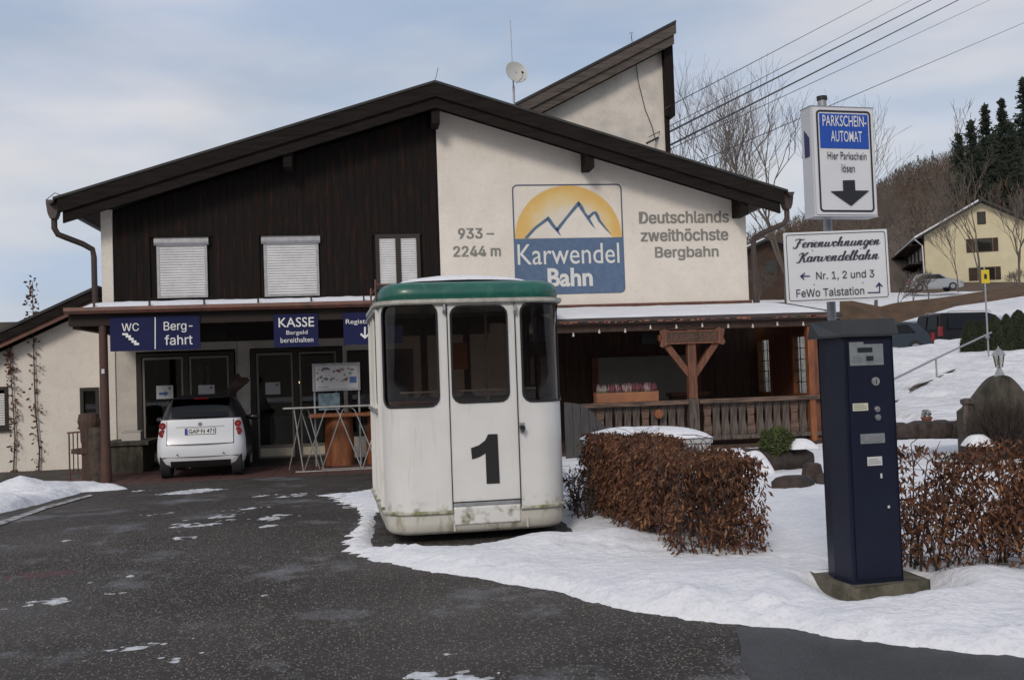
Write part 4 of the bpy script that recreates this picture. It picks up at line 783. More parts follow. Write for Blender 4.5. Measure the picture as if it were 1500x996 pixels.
def gond_paint():
    m = mat('gondola_white_paint', (0, 0, 0)); t = m.node_tree; b = t.nodes['Principled BSDF']; n = t.nodes.new; l = t.links.new; src = b.inputs['Base Color'].links[0].from_socket
    c = n('ShaderNodeTexCoord'); mp_ = n('ShaderNodeMapping'); mp_.inputs['Scale'].default_value = (26, 26, 2.2); l(c.outputs['Object'], mp_.inputs[0]); z = n('ShaderNodeTexNoise'); z.inputs['Scale'].default_value = 1; z.inputs['Detail'].default_value = 5; l(mp_.outputs[0], z.inputs[0])
    r = n('ShaderNodeMapRange'); r.inputs[1].default_value = .62; r.inputs[2].default_value = .80; r.inputs[4].default_value = .30; l(z.outputs[0], r.inputs[0])
    x = n('ShaderNodeMix'); x.data_type = 'RGBA'; l(r.outputs[0], x.inputs[0]); l(src, x.inputs[6]); x.inputs[7].default_value = (.30, .28, .22, 1); l(x.outputs[2], b.inputs['Base Color'])
    # green algae close above the rubbing strip
    sp = n('ShaderNodeSeparateXYZ'); l(c.outputs['Object'], sp.inputs[0]); r2 = n('ShaderNodeMapRange'); r2.inputs[1].default_value = .42; r2.inputs[2].default_value = .28; r2.inputs[3].default_value = 0; r2.inputs[4].default_value = 1; l(sp.outputs[2], r2.inputs[0])
    z2 = n('ShaderNodeTexNoise'); z2.inputs['Scale'].default_value = 13; z2.inputs['Detail'].default_value = 8; l(c.outputs['Object'], z2.inputs[0]); r3 = n('ShaderNodeMapRange'); r3.inputs[1].default_value = .50; r3.inputs[2].default_value = .72; l(z2.outputs[0], r3.inputs[0])
    mu = n('ShaderNodeMath'); mu.operation = 'MULTIPLY'; l(r2.outputs[0], mu.inputs[0]); l(r3.outputs[0], mu.inputs[1]); y = n('ShaderNodeMix'); y.data_type = 'RGBA'; l(mu.outputs[0], y.inputs[0]); l(x.outputs[2], y.inputs[6]); y.inputs[7].default_value = (.17, .16, .07, 1); l(y.outputs[2], b.inputs['Base Color'])
gond_paint()
shell('body', M['gond'], 0, G); shell('lining', M['wood_dark'], -.03, G)
def ringz(z, off, k=72): 
    R = []
    for i in range(k): x, y, a_ = gperim(GT*i/k); R.append((x+math.sin(a_)*off, y-math.cos(a_)*off, z))
    return R
for i, (a_, b_, c_, d_, r_) in enumerate(allw):       # panes with rubber gaskets
    nn = 14; mb = MB(); vs = []
    cols = [a_+(b_-a_)*(.5-.5*math.cos(math.pi*k/nn)) for k in range(nn+1)]; top = []; bot = []
    for s in cols:
        e = max(1e-4, min(s-a_, b_-s)); k = r_-math.sqrt(max(0, r_*r_-(r_-e)**2)) if e < r_ else 0; x, y, an = gperim(s); q_ = (x-math.sin(an)*.012, y+math.cos(an)*.012); g_ = (x+math.sin(an)*.004, y-math.cos(an)*.004)
        vs += [(*q_, c_+k), (*q_, d_-k)]; bot.append((*g_, c_+k)); top.append((*g_, d_-k))
    fs = [(2*k, 2*k+2, 2*k+3, 2*k+1) for k in range(nn)]; w_ = mb.add(vs, fs).build('window', M['gglass'], G, smooth=True)
    path = bot+list(reversed(top)); MB().tube(path+[path[0]], .011, 6, False).build('gasket', M['rubber'], w_, smooth=True)
# under-body hull, rubbing strip, roof
mb = MB(); mb.loft([ringz(z, o_) for z, o_ in ((.075, -.20), (.078, -.10), (.092, -.045), (.125, -.012), (.20, -.001), (.286, .0))]); mb.build('hull', M['gondlow'], G, smooth=True)
def strip(name, s0, s1, z, r, m, off=.012, par=G):
    pts = []
    for k in range(31): x, y, a_ = gperim(s0+(s1-s0)*k/30); pts.append((x+math.sin(a_)*off, y-math.cos(a_)*off, z))
    return MB().tube(pts, r, 7).build(name, m, par, smooth=True)
s1_ = glx(658); s2_ = glx(758)
strip('rubbing_strip', s2_+.0, GT/2, .29, .017, M['moss']); strip('rubbing_strip', GT/2, GT+s1_, .29, .017, M['moss'])
door = MB()
for sx in (s1_, s2_): door.box(sx-.004, sx+.004, -.037-.004, 0, .285, 2.22)
dz = .375; door.box(s1_, s2_, -.0400, 0, dz-.005, dz+.005); dob = door.build('door_seam', M['rubber'], G)
x0_, x1_ = s1_+.008, s2_-.008; bx('door_sill', M['galv'], G, x0_, x1_, -.042, 0, .335, .368, .004); bx('bumper_panel', M['gond'], G, x0_, x1_, -.043, 0, .165, .33, .012)
for px in (654, 758):
    x = glx(px); z = glz(px, 452); hh = MB().tube([(x, -.03, z+.035), (x, -.075, z+.03), (x, -.075, z-.02)], .013, 8).tube([(x, -.075, z-.02), (x, -.055, z-.045)], .017, 8); hh.build('door_catch', M['galv'], G, smooth=True)
x = glx(763.5); z = glz(763, 625); bx('lock_plate', M['galv'], G, x-.022, x+.022, -.052, -.02, z-.055, z+.04, .004); MB().tube([(x-.006, -.05, z-.005), (x-.006, -.10, z-.01)], .024, 12).tube([(x-.006, -.09, z-.01), (x-.006, -.095, z-.05)], .01, 8).build('door_lock', M['black'], G, smooth=True)
P1_ = [(402, 655), (430, 645), (452, 628), (462, 607), (495, 606), (503, 777), (457, 779), (453, 673), (432, 686), (406, 694)]
pt = [YP(-12.142, 520+a_/2.371, 380+b_/2.371) for a_, b_ in P1_]; MB().prism([(p[0]+.545, p[2]) for p in pt], -.0405, -.0365).build('number_one', M['black'], G)
for px in (660, 767): x = glx(px); MB().tube([(x, -.02, .20), (x, -.035, .11)], .011, 8).build('drain_pipe', M['curtain'], G)
trim = MB(); trim.loft([ringz(2.222, .004), ringz(2.222, .035), ringz(2.235, .05), ringz(2.268, .05), ringz(2.272, .0), ringz(2.27, -.05)], False); trim.build('roof_trim', mat('grey_white_trim', (.50, .49, .45), .6, (.33, .32, .28), 9), G, smooth=True)
MB().loft([ringz(2.265, -.005), ringz(2.30, .01), ringz(2.345, .008), ringz(2.395, -.012), ringz(2.425, -.05), ringz(2.442, -.12), ringz(2.45, -.3)]).build('roof', M['green'], G, smooth=True)
MB().loft([ringz(.20, -.05), ringz(.26, -.05)]).build('floor', M['interior'], G)
bx('seat', M['seat'], G, -.70, .70, 1.65, 2.05, .3, .75, .02); bx('seat_back', M['seat'], G, -.70, .70, 2.05, 2.15, .75, 1.28, .02); bx('seat', M['seat'], G, -.76, -.45, .5, 1.6, .3, .75, .02)
bx('panel', M['orange'], G, .02, .20, 1.9, 1.93, 1.62, 1.92); bx('grab_pole', M['steel'], G, .25, .275, .9, .925, .26, 2.2); bx('handrail', M['steel'], G, -.7, .6, .09, .11, 1.40, 1.415)
# left side door gear: rails and posts
for y, w in ((.30, .03), (.95, .05), (1.35, .03), (1.9, .03)): bx('side_post', M['gond'], G, -GW-.035, -GW+.005, y, y+w, .33, 2.21)
for z in (.31, 1.22, 2.18): bx('side_rail', M['moss'] if z < 1 else M['galv'], G, -GW-.05, -GW-.003, .32, 2.0, z, z+.03)
bx('side_gap', M['rubber'], G, -GW-.008, -GW-.001, .36, .42, .35, 2.18)
ra = MB()
for y in (.35, 1.3): ra.tube([(-GW-.02, y, 2.27), (-GW-.02, y, 2.50)], .010, 6)
ra.tube([(-GW-.02, .35, 2.42), (-GW-.02, 1.3, 2.42)], .008, 6); ra.tube([(-GW-.02, .35, 2.45), (-GW+.2, .35, 2.45)], .008, 6); ra.build('roof_rail', M['copper'], G)
# snow cap
X, Y = np.meshgrid(np.linspace(-.72, .62, 40), np.linspace(.12, 2.0, 40)); rr2 = np.clip(1-((X+.05)/.64)**2, 0, 1)**.5*np.clip(1-((Y-1.05)/.95)**4, 0, 1)**.5
Z = 2.428+.12*rr2+.02*fbm(X*4, Y*4, 2)*rr2; v = np.stack([X.ravel(), Y.ravel(), Z.ravel()], 1); i = np.arange(1600).reshape(40, 40)
o = arrmesh('roof_snow', v, np.stack([i[:-1, :-1].ravel(), i[:-1, 1:].ravel(), i[1:, 1:].ravel(), i[1:, :-1].ravel()], 1), M['snow'], smooth=True); o.location = G.location; o.rotation_euler = G.rotation_euler; tag(o, 'snow on the green cabin roof', kind='stuff')
# ================================================================== TERRACE
TB = -2.45; CFR = 2.56
TC = thing('terrace_canopy', 'timber terrace roof on the right of the building with brown gutter', 'canopy', (4.7, TB, 0))
place(lean(1.9, 7.62, TB-.12, 2.93, CFR).build('roof', M['soffit'], TC))
place(MB().prism([(TB-.12, CFR-.02), (TB-.24, CFR-.02), (TB-.25, CFR-.08), (TB-.20, CFR-.13), (TB-.12, CFR-.13)], 1.9, 7.72, 'x').build('gutter', M['gutter'], TC))
chbx('beam', M['wood_dark'], TC, 1.9, 7.6, TB-.09, TB+.09, CFR-.27, CFR-.075)
for x in np.arange(2.3, 7.6, .62): chbx('rafter', M['wood_dark'], TC, x, x+.09, TB+.10, -.01, CFR-.16, CFR-.07)
fl = MB(); rr3 = random.Random(4)
for k in range(60):
    x = rr3.uniform(1.95, 7.6); w = rr3.uniform(.03, .14); fl.box(x, x+w, TB-.256, TB-.25, CFR-.10+rr3.uniform(-.01, .01), CFR-.085+rr3.uniform(-.005, .02))
tag(place(fl.build('rust_flakes', mat('rust_flake', (.30, .12, .07), .8), TC)), kind='stuff')
xp = YP(TB, 1014, 570)[0]
chbx('post', M['wood_red'], TC, xp-.085, xp+.085, TB-.085, TB+.085, .95, CFR-.275, bevel=.012); chbx('post', M['wood_grey'], TC, xp-.10, xp+.10, TB-.09, TB+.09, -.05, .95, bevel=.012)
for sx in (-1, 1):
    place(MB().prism([(xp+sx*.09, 1.36), (xp+sx*.09, 1.56), (xp+sx*.56, 2.20), (xp+sx*.64, 2.20), (xp+sx*.64, 2.10)][::sx], TB-.06, TB+.06).build('brace', M['wood_red'], TC))
for px, w in ((1190, .16),): x = YP(TB, px, 540)[0]; chbx('post', M['wood_orange'], TC, x-.10, x+.02, TB-.06, TB+.08, .0, CFR-.275); chbx('post', M['wood_red'], TC, x+.05, x+.28, TB+.04, TB+.14, .0, CFR-.275)
place(MB().prism([(7.2, CFR-.30), (7.55, CFR-.13), (7.75, CFR-.13), (7.72, CFR-.22), (7.3, CFR-.42)], TB-.05, TB+.05).build('brace', M['wood_dark'], TC))
# glazed end screen at X = 7.5, built as timber wall with two tall windows
SW = thing('end_screen', 'dark timber end wall of the terrace with tall leaded windows', 'wall', (7.5, -.6, 0)); sx_ = 7.5
def sw(px): return XP(sx_, px, 540)[1]
ya, yb, yc, yd = sw(1187), sw(1164), sw(1129), sw(1113)
ho = [list(reversed([(a_, .93), (b_, .93), (b_, 2.12), (a_, 2.12)])) for a_, b_ in ((ya, yb), (yc, yd))]
place(MB().prism([(TB+.1, -.2), (yd+.7, -.2), (yd+.7, 2.9), (TB+.1, 2.5)], sx_, sx_+.1, 'x', holes=ho).build('boarding', M['wood_red'], SW))
for a_, b_ in ((ya, yb), (yc, yd)):
    wf = MB().prism([(a_-.09, .85), (b_+.09, .85), (b_+.09, 2.2), (a_-.09, 2.2)], sx_-.03, sx_-.003, 'x', holes=[list(reversed([(a_, .93), (b_, .93), (b_, 2.12), (a_, 2.12)]))]).build('window', M['wood_orange'], SW); place(wf)
    bx('pane', M['lampglass'], wf, sx_+.04, sx_+.046, a_, b_, .93, 2.12)
    g = MB()
    for k in range(1, 5): z = .93+k*1.19/5; g.box(sx_+.02, sx_+.035, a_, b_, z-.008, z+.008)
    for k in range(1, 3): y = a_+(b_-a_)*k/3; g.box(sx_+.02, sx_+.035, y-.008, y+.008, .93, 2.12)
    g.build('glazing_bars', M['black'], wf)
# back wall of the terrace
for k in range(34):
    x = 1.72+k*.17; bx('plank', M['wood_dark'], B, x+.004, x+.166, 1.38+random.uniform(0, .01), 1.43, -.2, 2.9)
bx('backing_wall', M['wood_dark'], B, 1.7, 6.6, 1.43, 1.5, -.2, 2.9)
wp = [YP(1.2, 876, 524), YP(1.2, 1009, 590)]; bx('serving_hatch', mat('grey_hatch_board', (.26, .25, .23), .8, (.22, .21, .195), 2), B, wp[0][0], wp[1][0], 1.30, 1.375, .72, wp[0][2]); bx('hatch_post', M['wood_red'], B, wp[0][0]-.14, wp[0][0]-.002, 1.25, 1.37, 0, wp[0][2])
bx('hatch_post', M['wood_red'], B, wp[1][0]+.2, wp[1][0]+.34, 1.25, 1.37, 0, 2.4)
fp = YP(.6, 992, 584); t = thing('serving_counter', 'low red brown wooden counter behind the terrace post', 'counter', (fp[0]+.2, .6, 0)); bx('top', M['wood_red'], t, -.4, .5, -.2, .2, .93, 1.0); bx('front', M['wood_dark'], t, -.35, .45, -.15, .15, 0, .93)
tag(MB().box(1.8, 7.5, TB-.1, 1.38, -.2, .03).build('terrace_floor', M['wood_dark']), kind='structure')
# railing with shaped boards
R1 = YP(TB, 880, 590); R2 = YP(TB, 1207, 580); RG = thing('terrace_railing', 'weathered wooden railing with waisted boards in front of the terrace', 'railing', (4.7, TB, 0)); zt = .93
x0r, x1r = 2.2, YP(TB, 1207, 580)[0]
for a_, b_ in ((x0r, xp-.11), (xp+.11, x1r)):
    chbx('top_rail', M['wood_rail'], RG, a_, b_, TB-.10, TB+.07, zt-.085, zt, bevel=.012); chbx('bottom_rail', M['wood_grey'], RG, a_, b_, TB-.05, TB+.04, .13, .21, bevel=.008)
def bal_shape(w, h0, h1):
    L_ = []; n_ = 12
    for k in range(n_+1):
        u = k/n_; z = h0+(h1-h0)*u; g_ = .5*w*(1-.28*math.exp(-((u-.60)/.20)**2)-.18*math.exp(-((u-.12)/.05)**2)); L_.append((g_, z))
    return [(-x, z) for x, z in L_]+[(x, z) for x, z in reversed(L_)]
ref = MB().prism(list(reversed(bal_shape(.170, .12, .86))), -.014, .014).build('baluster', M['wood_grey'], RG); ref.location = (0, -.02, 0); xs = []
x = x0r+.1
while x < x1r-.06:
    if abs(x-xp) > .15: xs.append(x)
    x += .178
me2 = ref.data.copy(); me2.materials[0] = M['wood_rail']
for k, x in enumerate(xs):
    o = ref if k == 0 else ref.copy()
    if k: COL.objects.link(o); o.parent = RG
    if k % 5 == 3: o.data = me2
    o.location = (x-4.7, .055, random.uniform(-.01, .01)); o.rotation_euler = (random.uniform(-.01, .01), random.uniform(-.012, .012), 0)
chbx('end_post', M['wood_grey'], RG, x1r-.02, x1r+.08, TB-.06, TB+.06, 0, 1.0)
p = YP(TB-.1, 965, 606); tag(MB().tube([(p[0], TB-.13, p[2]), (p[0], TB-.06, p[2])], .09, 9).tube([(p[0], TB-.135, p[2]-.03), (p[0], TB-.15, p[2]-.03)], .035, 8).build('carved_mask', M['wood_orange']), 'small orange carved wooden rosette hung on the terrace railing', 'carving')
# carved sign on the post
sg = [YP(TB-.13, *a_) for a_ in ((966, 485), (1062, 482), (1058, 503), (970, 507))]; cx0 = (sg[0][0]+sg[1][0])/2
SG = thing('carved_sign', 'carved wooden name board on the Y shaped terrace post', 'sign', (cx0, TB-.13, sg[3][2])); w = (sg[1][0]-sg[0][0])/2; h = sg[0][2]-sg[3][2]
ol = [(-w, 0), (-w+.05, -.03), (-w+.16, .03), (w-.16, .03), (w-.05, -.01), (w, .04), (w-.04, h*.5), (w, h), (w-.12, h+.05), (w-.2, h), (-w+.2, h), (-w+.10, h+.04), (-w, h), (-w+.05, h*.5)]
MB().prism(ol, 0, .035).build('board', M['wood_red'], SG); MB().prism([(-w+.14, .07), (w-.14, .07), (w-.14, h-.03), (-w+.14, h-.03)], -.006, -.001).build('recess', M['wood_dark'], SG)
lettering(SG, 'Jausen-Stadl', -w+.18, w-.18, .085, h-.04, -.010, mat('faded_carved_letter', (.12, .065, .045), .9), .012)
# string of bulbs
SLt = thing('string_light', 'string of small clear bulbs under the terrace gutter', 'string lights', (4.7, TB-.16, CFR-.2)); bp_ = [(840, 491), (878, 486), (916, 485), (953, 480), (991, 479), (1029, 477), (1067, 478), (1103, 478), (1139, 475), (1177, 475)]
pts = []
for px, py in bp_: q_ = YP(TB-.17, px, py); pts.append((q_[0]-4.7, 0, q_[2]-(CFR-.2)))
cab = []
for k in range(len(pts)-1):
    a_, b_ = np.array(pts[k]), np.array(pts[k+1]); cab += [tuple(a_+(0, 0, .05)), tuple((a_+b_)/2+(0, 0, .02))]
MB().tube(cab+[(pts[-1][0], 0, pts[-1][2]+.05)], .006, 5).build('cable', M['wire'], SLt)
for p in pts: MB().lathe([(.004, p[2]+.05), (.012, p[2]+.045), (.012, p[2]+.02), (.025, p[2]), (.022, p[2]-.025), (.004, p[2]-.035)], (p[0], 0), 10).build('bulb', M['bulb'], SLt, smooth=True)
tt = tag(bx('flood_lamp', M['black'], None, YP(-1.6, 938, 495)[0], YP(-1.6, 960, 495)[0], -1.7, -1.5, YP(-1.6, 950, 503)[2], YP(-1.6, 950, 489)[2]), 'small black lamp box under the terrace roof left of the carved board', 'lamp')
# flower trough on the rail
fa = YP(TB-.02, 872, 586); fb = YP(TB-.02, 963, 586); FT = thing('flower_trough', 'terracotta coloured trough of pink and white heather on the terrace rail', 'flower box', (fa[0], TB, zt)); w = fb[0]-fa[0]
MB().prism([(-.10, 0), (.09, 0), (.11, .19), (-.12, .19)], 0, w, 'x').build('trough', M['trough'], FT, bevel=.012); bx('soil', M['leafdk'], FT, .02, w-.02, -.10, .09, .19, .196)
rf = random.Random(8)
for mname, cnt, x0_, x1_ in (('pink', 240, .25, w-.03), ('palefl', 190, .03, w-.1), ('leafdk', 160, .02, w-.02)):
    mb = MB()
    for k in range(cnt):
        x = rf.uniform(x0_, x1_)
        if mname == 'palefl' and not (.0 < x < .25 or .55 < x < .72 or .95 < x < 1.08 or .4 < x < .45): continue
        y = rf.uniform(-.09, .07); hh = rf.uniform(.07, .19) if mname != 'leafdk' else rf.uniform(.03, .08); dx, dy = rf.uniform(-.03, .03), rf.uniform(-.03, .03)
        mb.tube([(x, y, .19), (x+dx*.5, y+dy*.5, .19+hh*.5), (x+dx, y+dy, .19+hh)], [.002, .0055, .001], 4, False)
    tag(mb.build('heather', M[mname], FT), kind='stuff')
snow_roof('roof_snow', 1.9, YP(TB, 1207, 452)[0], TB-.22, -.10, 2.90, CFR-.01, .05, 'snow on the terrace roof', seed=5)
bx('flashing', M['copper'], B, .6, 6.9, -.05, -.003, 2.93, 2.99)
rk = random.Random(2)
# ================================================================== THINGS IN THE SNOW GARDEN
# curved plank screen right of the cabin
FN = thing('plank_screen', 'grey curved top plank fence between the white cabin and the terrace', 'fence', (1.9, -3.3, 0)); fpx = [(826, 589), (838, 590), (850, 592), (862, 599), (873, 610), (884, 622), (893, 632), (903, 641)]
for k in range(len(fpx)-1):
    a_ = YP(-3.3, *fpx[k]); b_ = YP(-3.3, *fpx[k+1]); MB().prism([(a_[0]-1.9+.005, -.05), (b_[0]-1.9-.005, -.05), (b_[0]-1.9-.005, b_[2]), (a_[0]-1.9+.005, a_[2])], rk.uniform(-.008, .008), .03).build('plank', mat('slate_grey_plank', (.060, .058, .060), .85, (.040, .038, .038), 5, stretch=(4, 4, .5)), FN)
# big chest with snow
bR = DP(13.6, 1044, 640); bL = DP(13.6, 866, 645); cst = thing('storage_chest', 'large pale grey chest with a deep snow cap behind the brown hedge', 'chest', ((bL[0]+bR[0])/2, bR[1]+.4, .05), 0); hw = (bR[0]-bL[0])/2; zt_ = bR[2]-.03
bx('body', M['chest'], cst, -hw+.02, hw-.02, -.38, .38, 0, zt_-.10, .015); bx('lid', M['chest'], cst, -hw, hw, -.41, .40, zt_-.098, zt_-.02, .015); bx('recess', M['mapgrey'], cst, hw-.5, hw-.18, -.382, -.378, zt_-.22, zt_-.14)
def mound(name, c, ax, ay_, h, label, seed=1, z0=0, n_=36, p=2.5):
    X, Y = np.meshgrid(np.linspace(-ax, ax, n_), np.linspace(-ay_, ay_, n_)); e = np.clip(1-np.abs(X/ax)**p, 0, 1)**.5*np.clip(1-np.abs(Y/ay_)**p, 0, 1)**.5
    Z = z0+h*e*(1+.5*fbm(X*2+seed, Y*2, seed))+.02*fbm(X*6, Y*6, seed)*e; v = np.stack([X.ravel(), Y.ravel(), Z.ravel()], 1); i = np.arange(n_*n_).reshape(n_, n_)
    o = arrmesh(name, v, np.stack([i[:-1, :-1].ravel(), i[:-1, 1:].ravel(), i[1:, 1:].ravel(), i[1:, :-1].ravel()], 1), M['snow'], smooth=True); o.location = c; return tag(o, label, kind='stuff')
mound('snow_cap', (cst.location[0]-.02, cst.location[1], .05+zt_-.02), hw+.02, .44, .15, 'snow on the pale chest')
# hollow log planter and evergreen
l0 = DP(14.9, 1075, 678); l1 = DP(14.9, 1194, 676); LP = thing('log_planter', 'dark hollowed log planter lying in the snow with a round evergreen', 'planter', ((l0[0]+l1[0])/2, l0[1], .05)); hw = (l1[0]-l0[0])/2
rings = []
for k in range(9):
    u = -1+2*k/8; s = (.55 if abs(u) == 1 else 1)*(1+.05*math.sin(k*2.3)); rings.append([(u*hw*(1 if abs(u) < 1 else 1.03), .22*s*math.cos(a_)*(1+.06*math.sin(3*a_+k)), .11+.19*s*math.sin(a_)*(1+.05*math.sin(5*a_+k))) for a_ in np.linspace(0, 2*math.pi, 19)[:-1]])
MB().loft(rings).build('log', M['log_wet'], LP, smooth=True)
bc = DP(14.9, 1136, 648); BS = thing('evergreen_shrub', 'small round yellow green evergreen growing from the dark log planter', 'shrub', (bc[0], bc[1], .38))
def leafball(parent, c, r, n_, m, sz, seed, name='foliage', flat=1., hollow=.55):
    g = np.random.default_rng(seed); d = g.normal(size=(n_, 3)); d /= np.linalg.norm(d, axis=1)[:, None]; rad = r*(hollow+(1-hollow)*g.random(n_)**.6)*(1+.18*np.sin(d[:, 0]*5+seed)*np.sin(d[:, 2]*6)); P = d*rad[:, None]*np.array([1, 1, flat])+np.array(c)
    u = g.normal(size=(n_, 3)); u /= np.linalg.norm(u, axis=1)[:, None]; w = np.cross(u, g.normal(size=(n_, 3))); w /= np.linalg.norm(w, axis=1)[:, None]; s = sz*g.uniform(.6, 1.3, n_)[:, None]
    V = np.stack([P-u*s, P+w*s*.35, P+u*s, P-w*s*.35], 1).reshape(-1, 3); Fq = np.arange(4*n_).reshape(-1, 4); return arrmesh(name, V, Fq, m, parent)
leafball(BS, (0, 0, .06), .25, 3500, M['shrub'], .022, 3, flat=.85); MB().tube([(0, 0, -.2), (0, 0, .1)], .02, 6).build('stem', M['twig'], BS)
qm = DP(14.7, 1082, 668); mound('snow_cap', (qm[0], qm[1], .0), .42, .34, .40, 'snow mound left of the log planter', 3); q_ = DP(14.9, 1172, 655); mound('snow_cap', (q_[0], q_[1]-.02, .33), .20, .2, .12, 'snow on the right end of the log planter', 4)
q_ = DP(14.85, 1092, 664); tag(MB().box(q_[0]-.10, q_[0]+.12, q_[1]-.28, q_[1]-.05, .28, .36).build('stump', M['log'], bevel=.02), 'cut grey wood stub at the left end of the log planter', 'log')
for k, (px, py, s, lab) in enumerate(((1163, 706, .26, 'wide low dark stone in the snow before the log planter'), (1190, 699, .14, 'round dark stub next to the wide low stone'), (1215, 702, .2, 'dark stone half hidden by the blue ticket machine'))):
    q_ = ZP(.12, px, py); rings = [[(s*w_*math.cos(a_)*(1+.1*math.sin(3*a_+k)), s*.6*w_*math.sin(a_), z) for a_ in np.linspace(0, 2*math.pi, 15)[:-1]] for z, w_ in ((-.1, 1), (.05, 1.02), (.10 if k != 1 else .2, .8), (.12 if k != 1 else .22, .5))]
    o = MB().loft(rings).build('garden_stone', M['log_wet'], smooth=True, loc=(q_[0], q_[1], .08)); tag(o, lab, 'stone')
# beech hedges
def hedge(name, label, x0, x1, y0, y1, z0, z1, n_, seed, dens_lo=.35, groups=None, sz=.030, prune=None):
    g = np.random.default_rng(seed); t = thing(name, label, 'hedge', ((x0+x1)/2, (y0+y1)/2, z0)); cx, cy = (x0+x1)/2, (y0+y1)/2
    st = MB(); tips = []
    r = random.Random(seed); ns = int((x1-x0)*(y1-y0)*22)+14
    for k in range(ns):
        bx_, by_ = r.uniform(x0+.1, x1-.1), r.uniform(y0+.1, y1-.1); p = Vector((bx_-cx, by_-cy, -.05)); dirv = Vector((r.uniform(-.3, .3), r.uniform(-.3, .3), 1)); rad = r.uniform(.006, .013); pts = [p.copy()]
        hh = (z1-z0)*r.uniform(.8, 1.05)
        for j in range(6): p = p+dirv*hh/6; dirv += Vector((r.uniform(-.25, .25), r.uniform(-.25, .25), 0)); pts.append(p.copy())
        st.tube(pts, [rad*(1-.12*j) for j in range(7)], 5, False)
        for j in range(7):
            a_ = pts[r.randint(1, 6)]; q2 = a_+Vector((r.uniform(-.22, .22), r.uniform(-.22, .22), r.uniform(-.02, .22))); q2.x = min(max(q2.x, x0-cx-.05), x1-cx+.05); q2.y = min(max(q2.y, y0-cy-.05), y1-cy+.05); q2.z = min(q2.z, z1-z0+.06); st.tube([a_, (a_+q2)/2+Vector((0, 0, .02)), q2], [.004, .003, .002], 3, False)
    st.build('branch', M['twig'], t)
    # leaves: denser towards the shell, thin out towards the ground, in clumps
    N_ = int(n_*2.4); X = g.uniform(x0, x1, N_); Y = g.uniform(y0, y1, N_); Z = g.uniform(0, 1, N_)
    ex = np.minimum(np.minimum(X-x0, x1-X), np.minimum(Y-y0, y1-Y)); shell_ = np.exp(-ex/.16)
    cl = fbm(X*4.2, Z*4.2+Y*4.2, seed)+.5; den = (dens_lo+(1-dens_lo)*sstep(.05, .5, Z))*np.clip(.35+.8*shell_+.3*(Z > .85), 0, 1)*sstep(.28, .56, cl)
    if prune is not None: den = den*prune(X, Y, Z)
    k = g.random(N_) < den; X, Y, Z = X[k][:n_], Y[k][:n_], Z[k][:n_]; n_ = len(X)
    bul = .07*fbm(X*3, Z*3+Y*3, seed+5)+.04*np.sin(Z*3.1); X = cx+(X-cx)*(1+bul/(x1-x0)*2); Y = cy+(Y-cy)*(1+bul/(y1-y0)*2); zz = z0+(z1-z0)*Z*(1+.10*fbm(X*3, Y*3, seed+2))
    P = np.stack([X-cx, Y-cy, zz-z0], 1); u = g.normal(size=(n_, 3))*np.array([.55, .55, .35])+np.array([0, 0, -.75]); u /= np.linalg.norm(u, axis=1)[:, None]
    w = np.cross(u, g.normal(size=(n_, 3))); w /= np.linalg.norm(w, axis=1)[:, None]; nn = np.cross(u, w); s = (sz*g.uniform(.6, 1.35, n_))[:, None]; cv = g.uniform(.0, .35, n_)[:, None]
    V = np.stack([P, P+u*s*.9+w*s*.30+nn*s*cv, P+u*s*2.0-nn*s*cv*.5, P+u*s*.9-w*s*.30+nn*s*cv, P+u*s*1.0-nn*s*.1], 1).reshape(-1, 3)
    T = (np.array([[0, 1, 4], [1, 2, 4], [2, 3, 4], [3, 0, 4]])[None]+5*np.arange(n_)[:, None, None]).reshape(-1, 3)
    mi = np.repeat(g.choice(3, n_, p=[.5, .36, .14]), 4); o = arrmesh('foliage', V, T, [M['leaf'], M['leaf2'], M['leaf3']], t, mi=mi); o['kind'] = 'stuff'; return t
hedge('beech_hedge', 'clipped brown beech hedge in the snow between white cabin and blue ticket machine', .77, 1.50, -14.05, -10.5, .04, .87, 30000, 11)
hedge('beech_hedge', 'sparse brown beech hedge right of the blue ticket machine', 2.0, 5.2, -15.22, -14.70, .0, .94, 24000, 12, dens_lo=.22, prune=lambda X, Y, Z: np.where(X < 2.45, .55, np.where(X > 2.9, 1.6, 1.))*np.where((X > 2.35) & (X < 2.8) & (Z < .5), .7, 1))
hedge('bare_undergrowth', 'low tangle of twigs beside the cabin at the far end of the hedge', .45, .80, -11.6, -10.4, .05, .50, 160, 14)
# ================================================================== TICKET MACHINE, POLE, SIGNS
PLi = MB().prism([(1.42, -15.24), (1.46, -15.46), (1.50, -15.50), (2.00, -15.47), (2.02, -14.95), (1.40, -14.95)], -.02, .125, 'z').build('concrete_plinth', M['concrete'], bevel=.02); tag(PLi, 'weathered concrete base block under the blue ticket machine', 'plinth')
TM = thing('ticket_machine', 'dark navy parking ticket machine on a concrete block', 'ticket machine', (1.66, -15.25, .126)); ox, oy = 1.66, -15.25
FLx, FLy, FRx, FRy = 1.497-ox, -15.44-oy, 1.85-ox, -15.42-oy
body = [(FLx, FLy), (FRx, FRy), (FRx+.005, -15.06-oy), (1.50-ox, -15.08-oy), (1.472-ox, -15.24-oy)]
MB().prism(body, 0, 1.625, 'z').build('body', M['navybox'], TM, bevel=.006)
fa_ = math.atan2(FRy-FLy, FRx-FLx)
def onface(mb, name, m, par=TM, bevel=0): o = mb.build(name, m, par, bevel=bevel); o.location = (FLx, FLy, 0); o.rotation_euler.z = fa_; return o
fw = math.hypot(FRx-FLx, FRy-FLy)
def fz(px, py):
    p = YP(-15.43, px, py); q2 = (p[0]-1.497)/math.cos(fa_); return q2, p[2]-.126
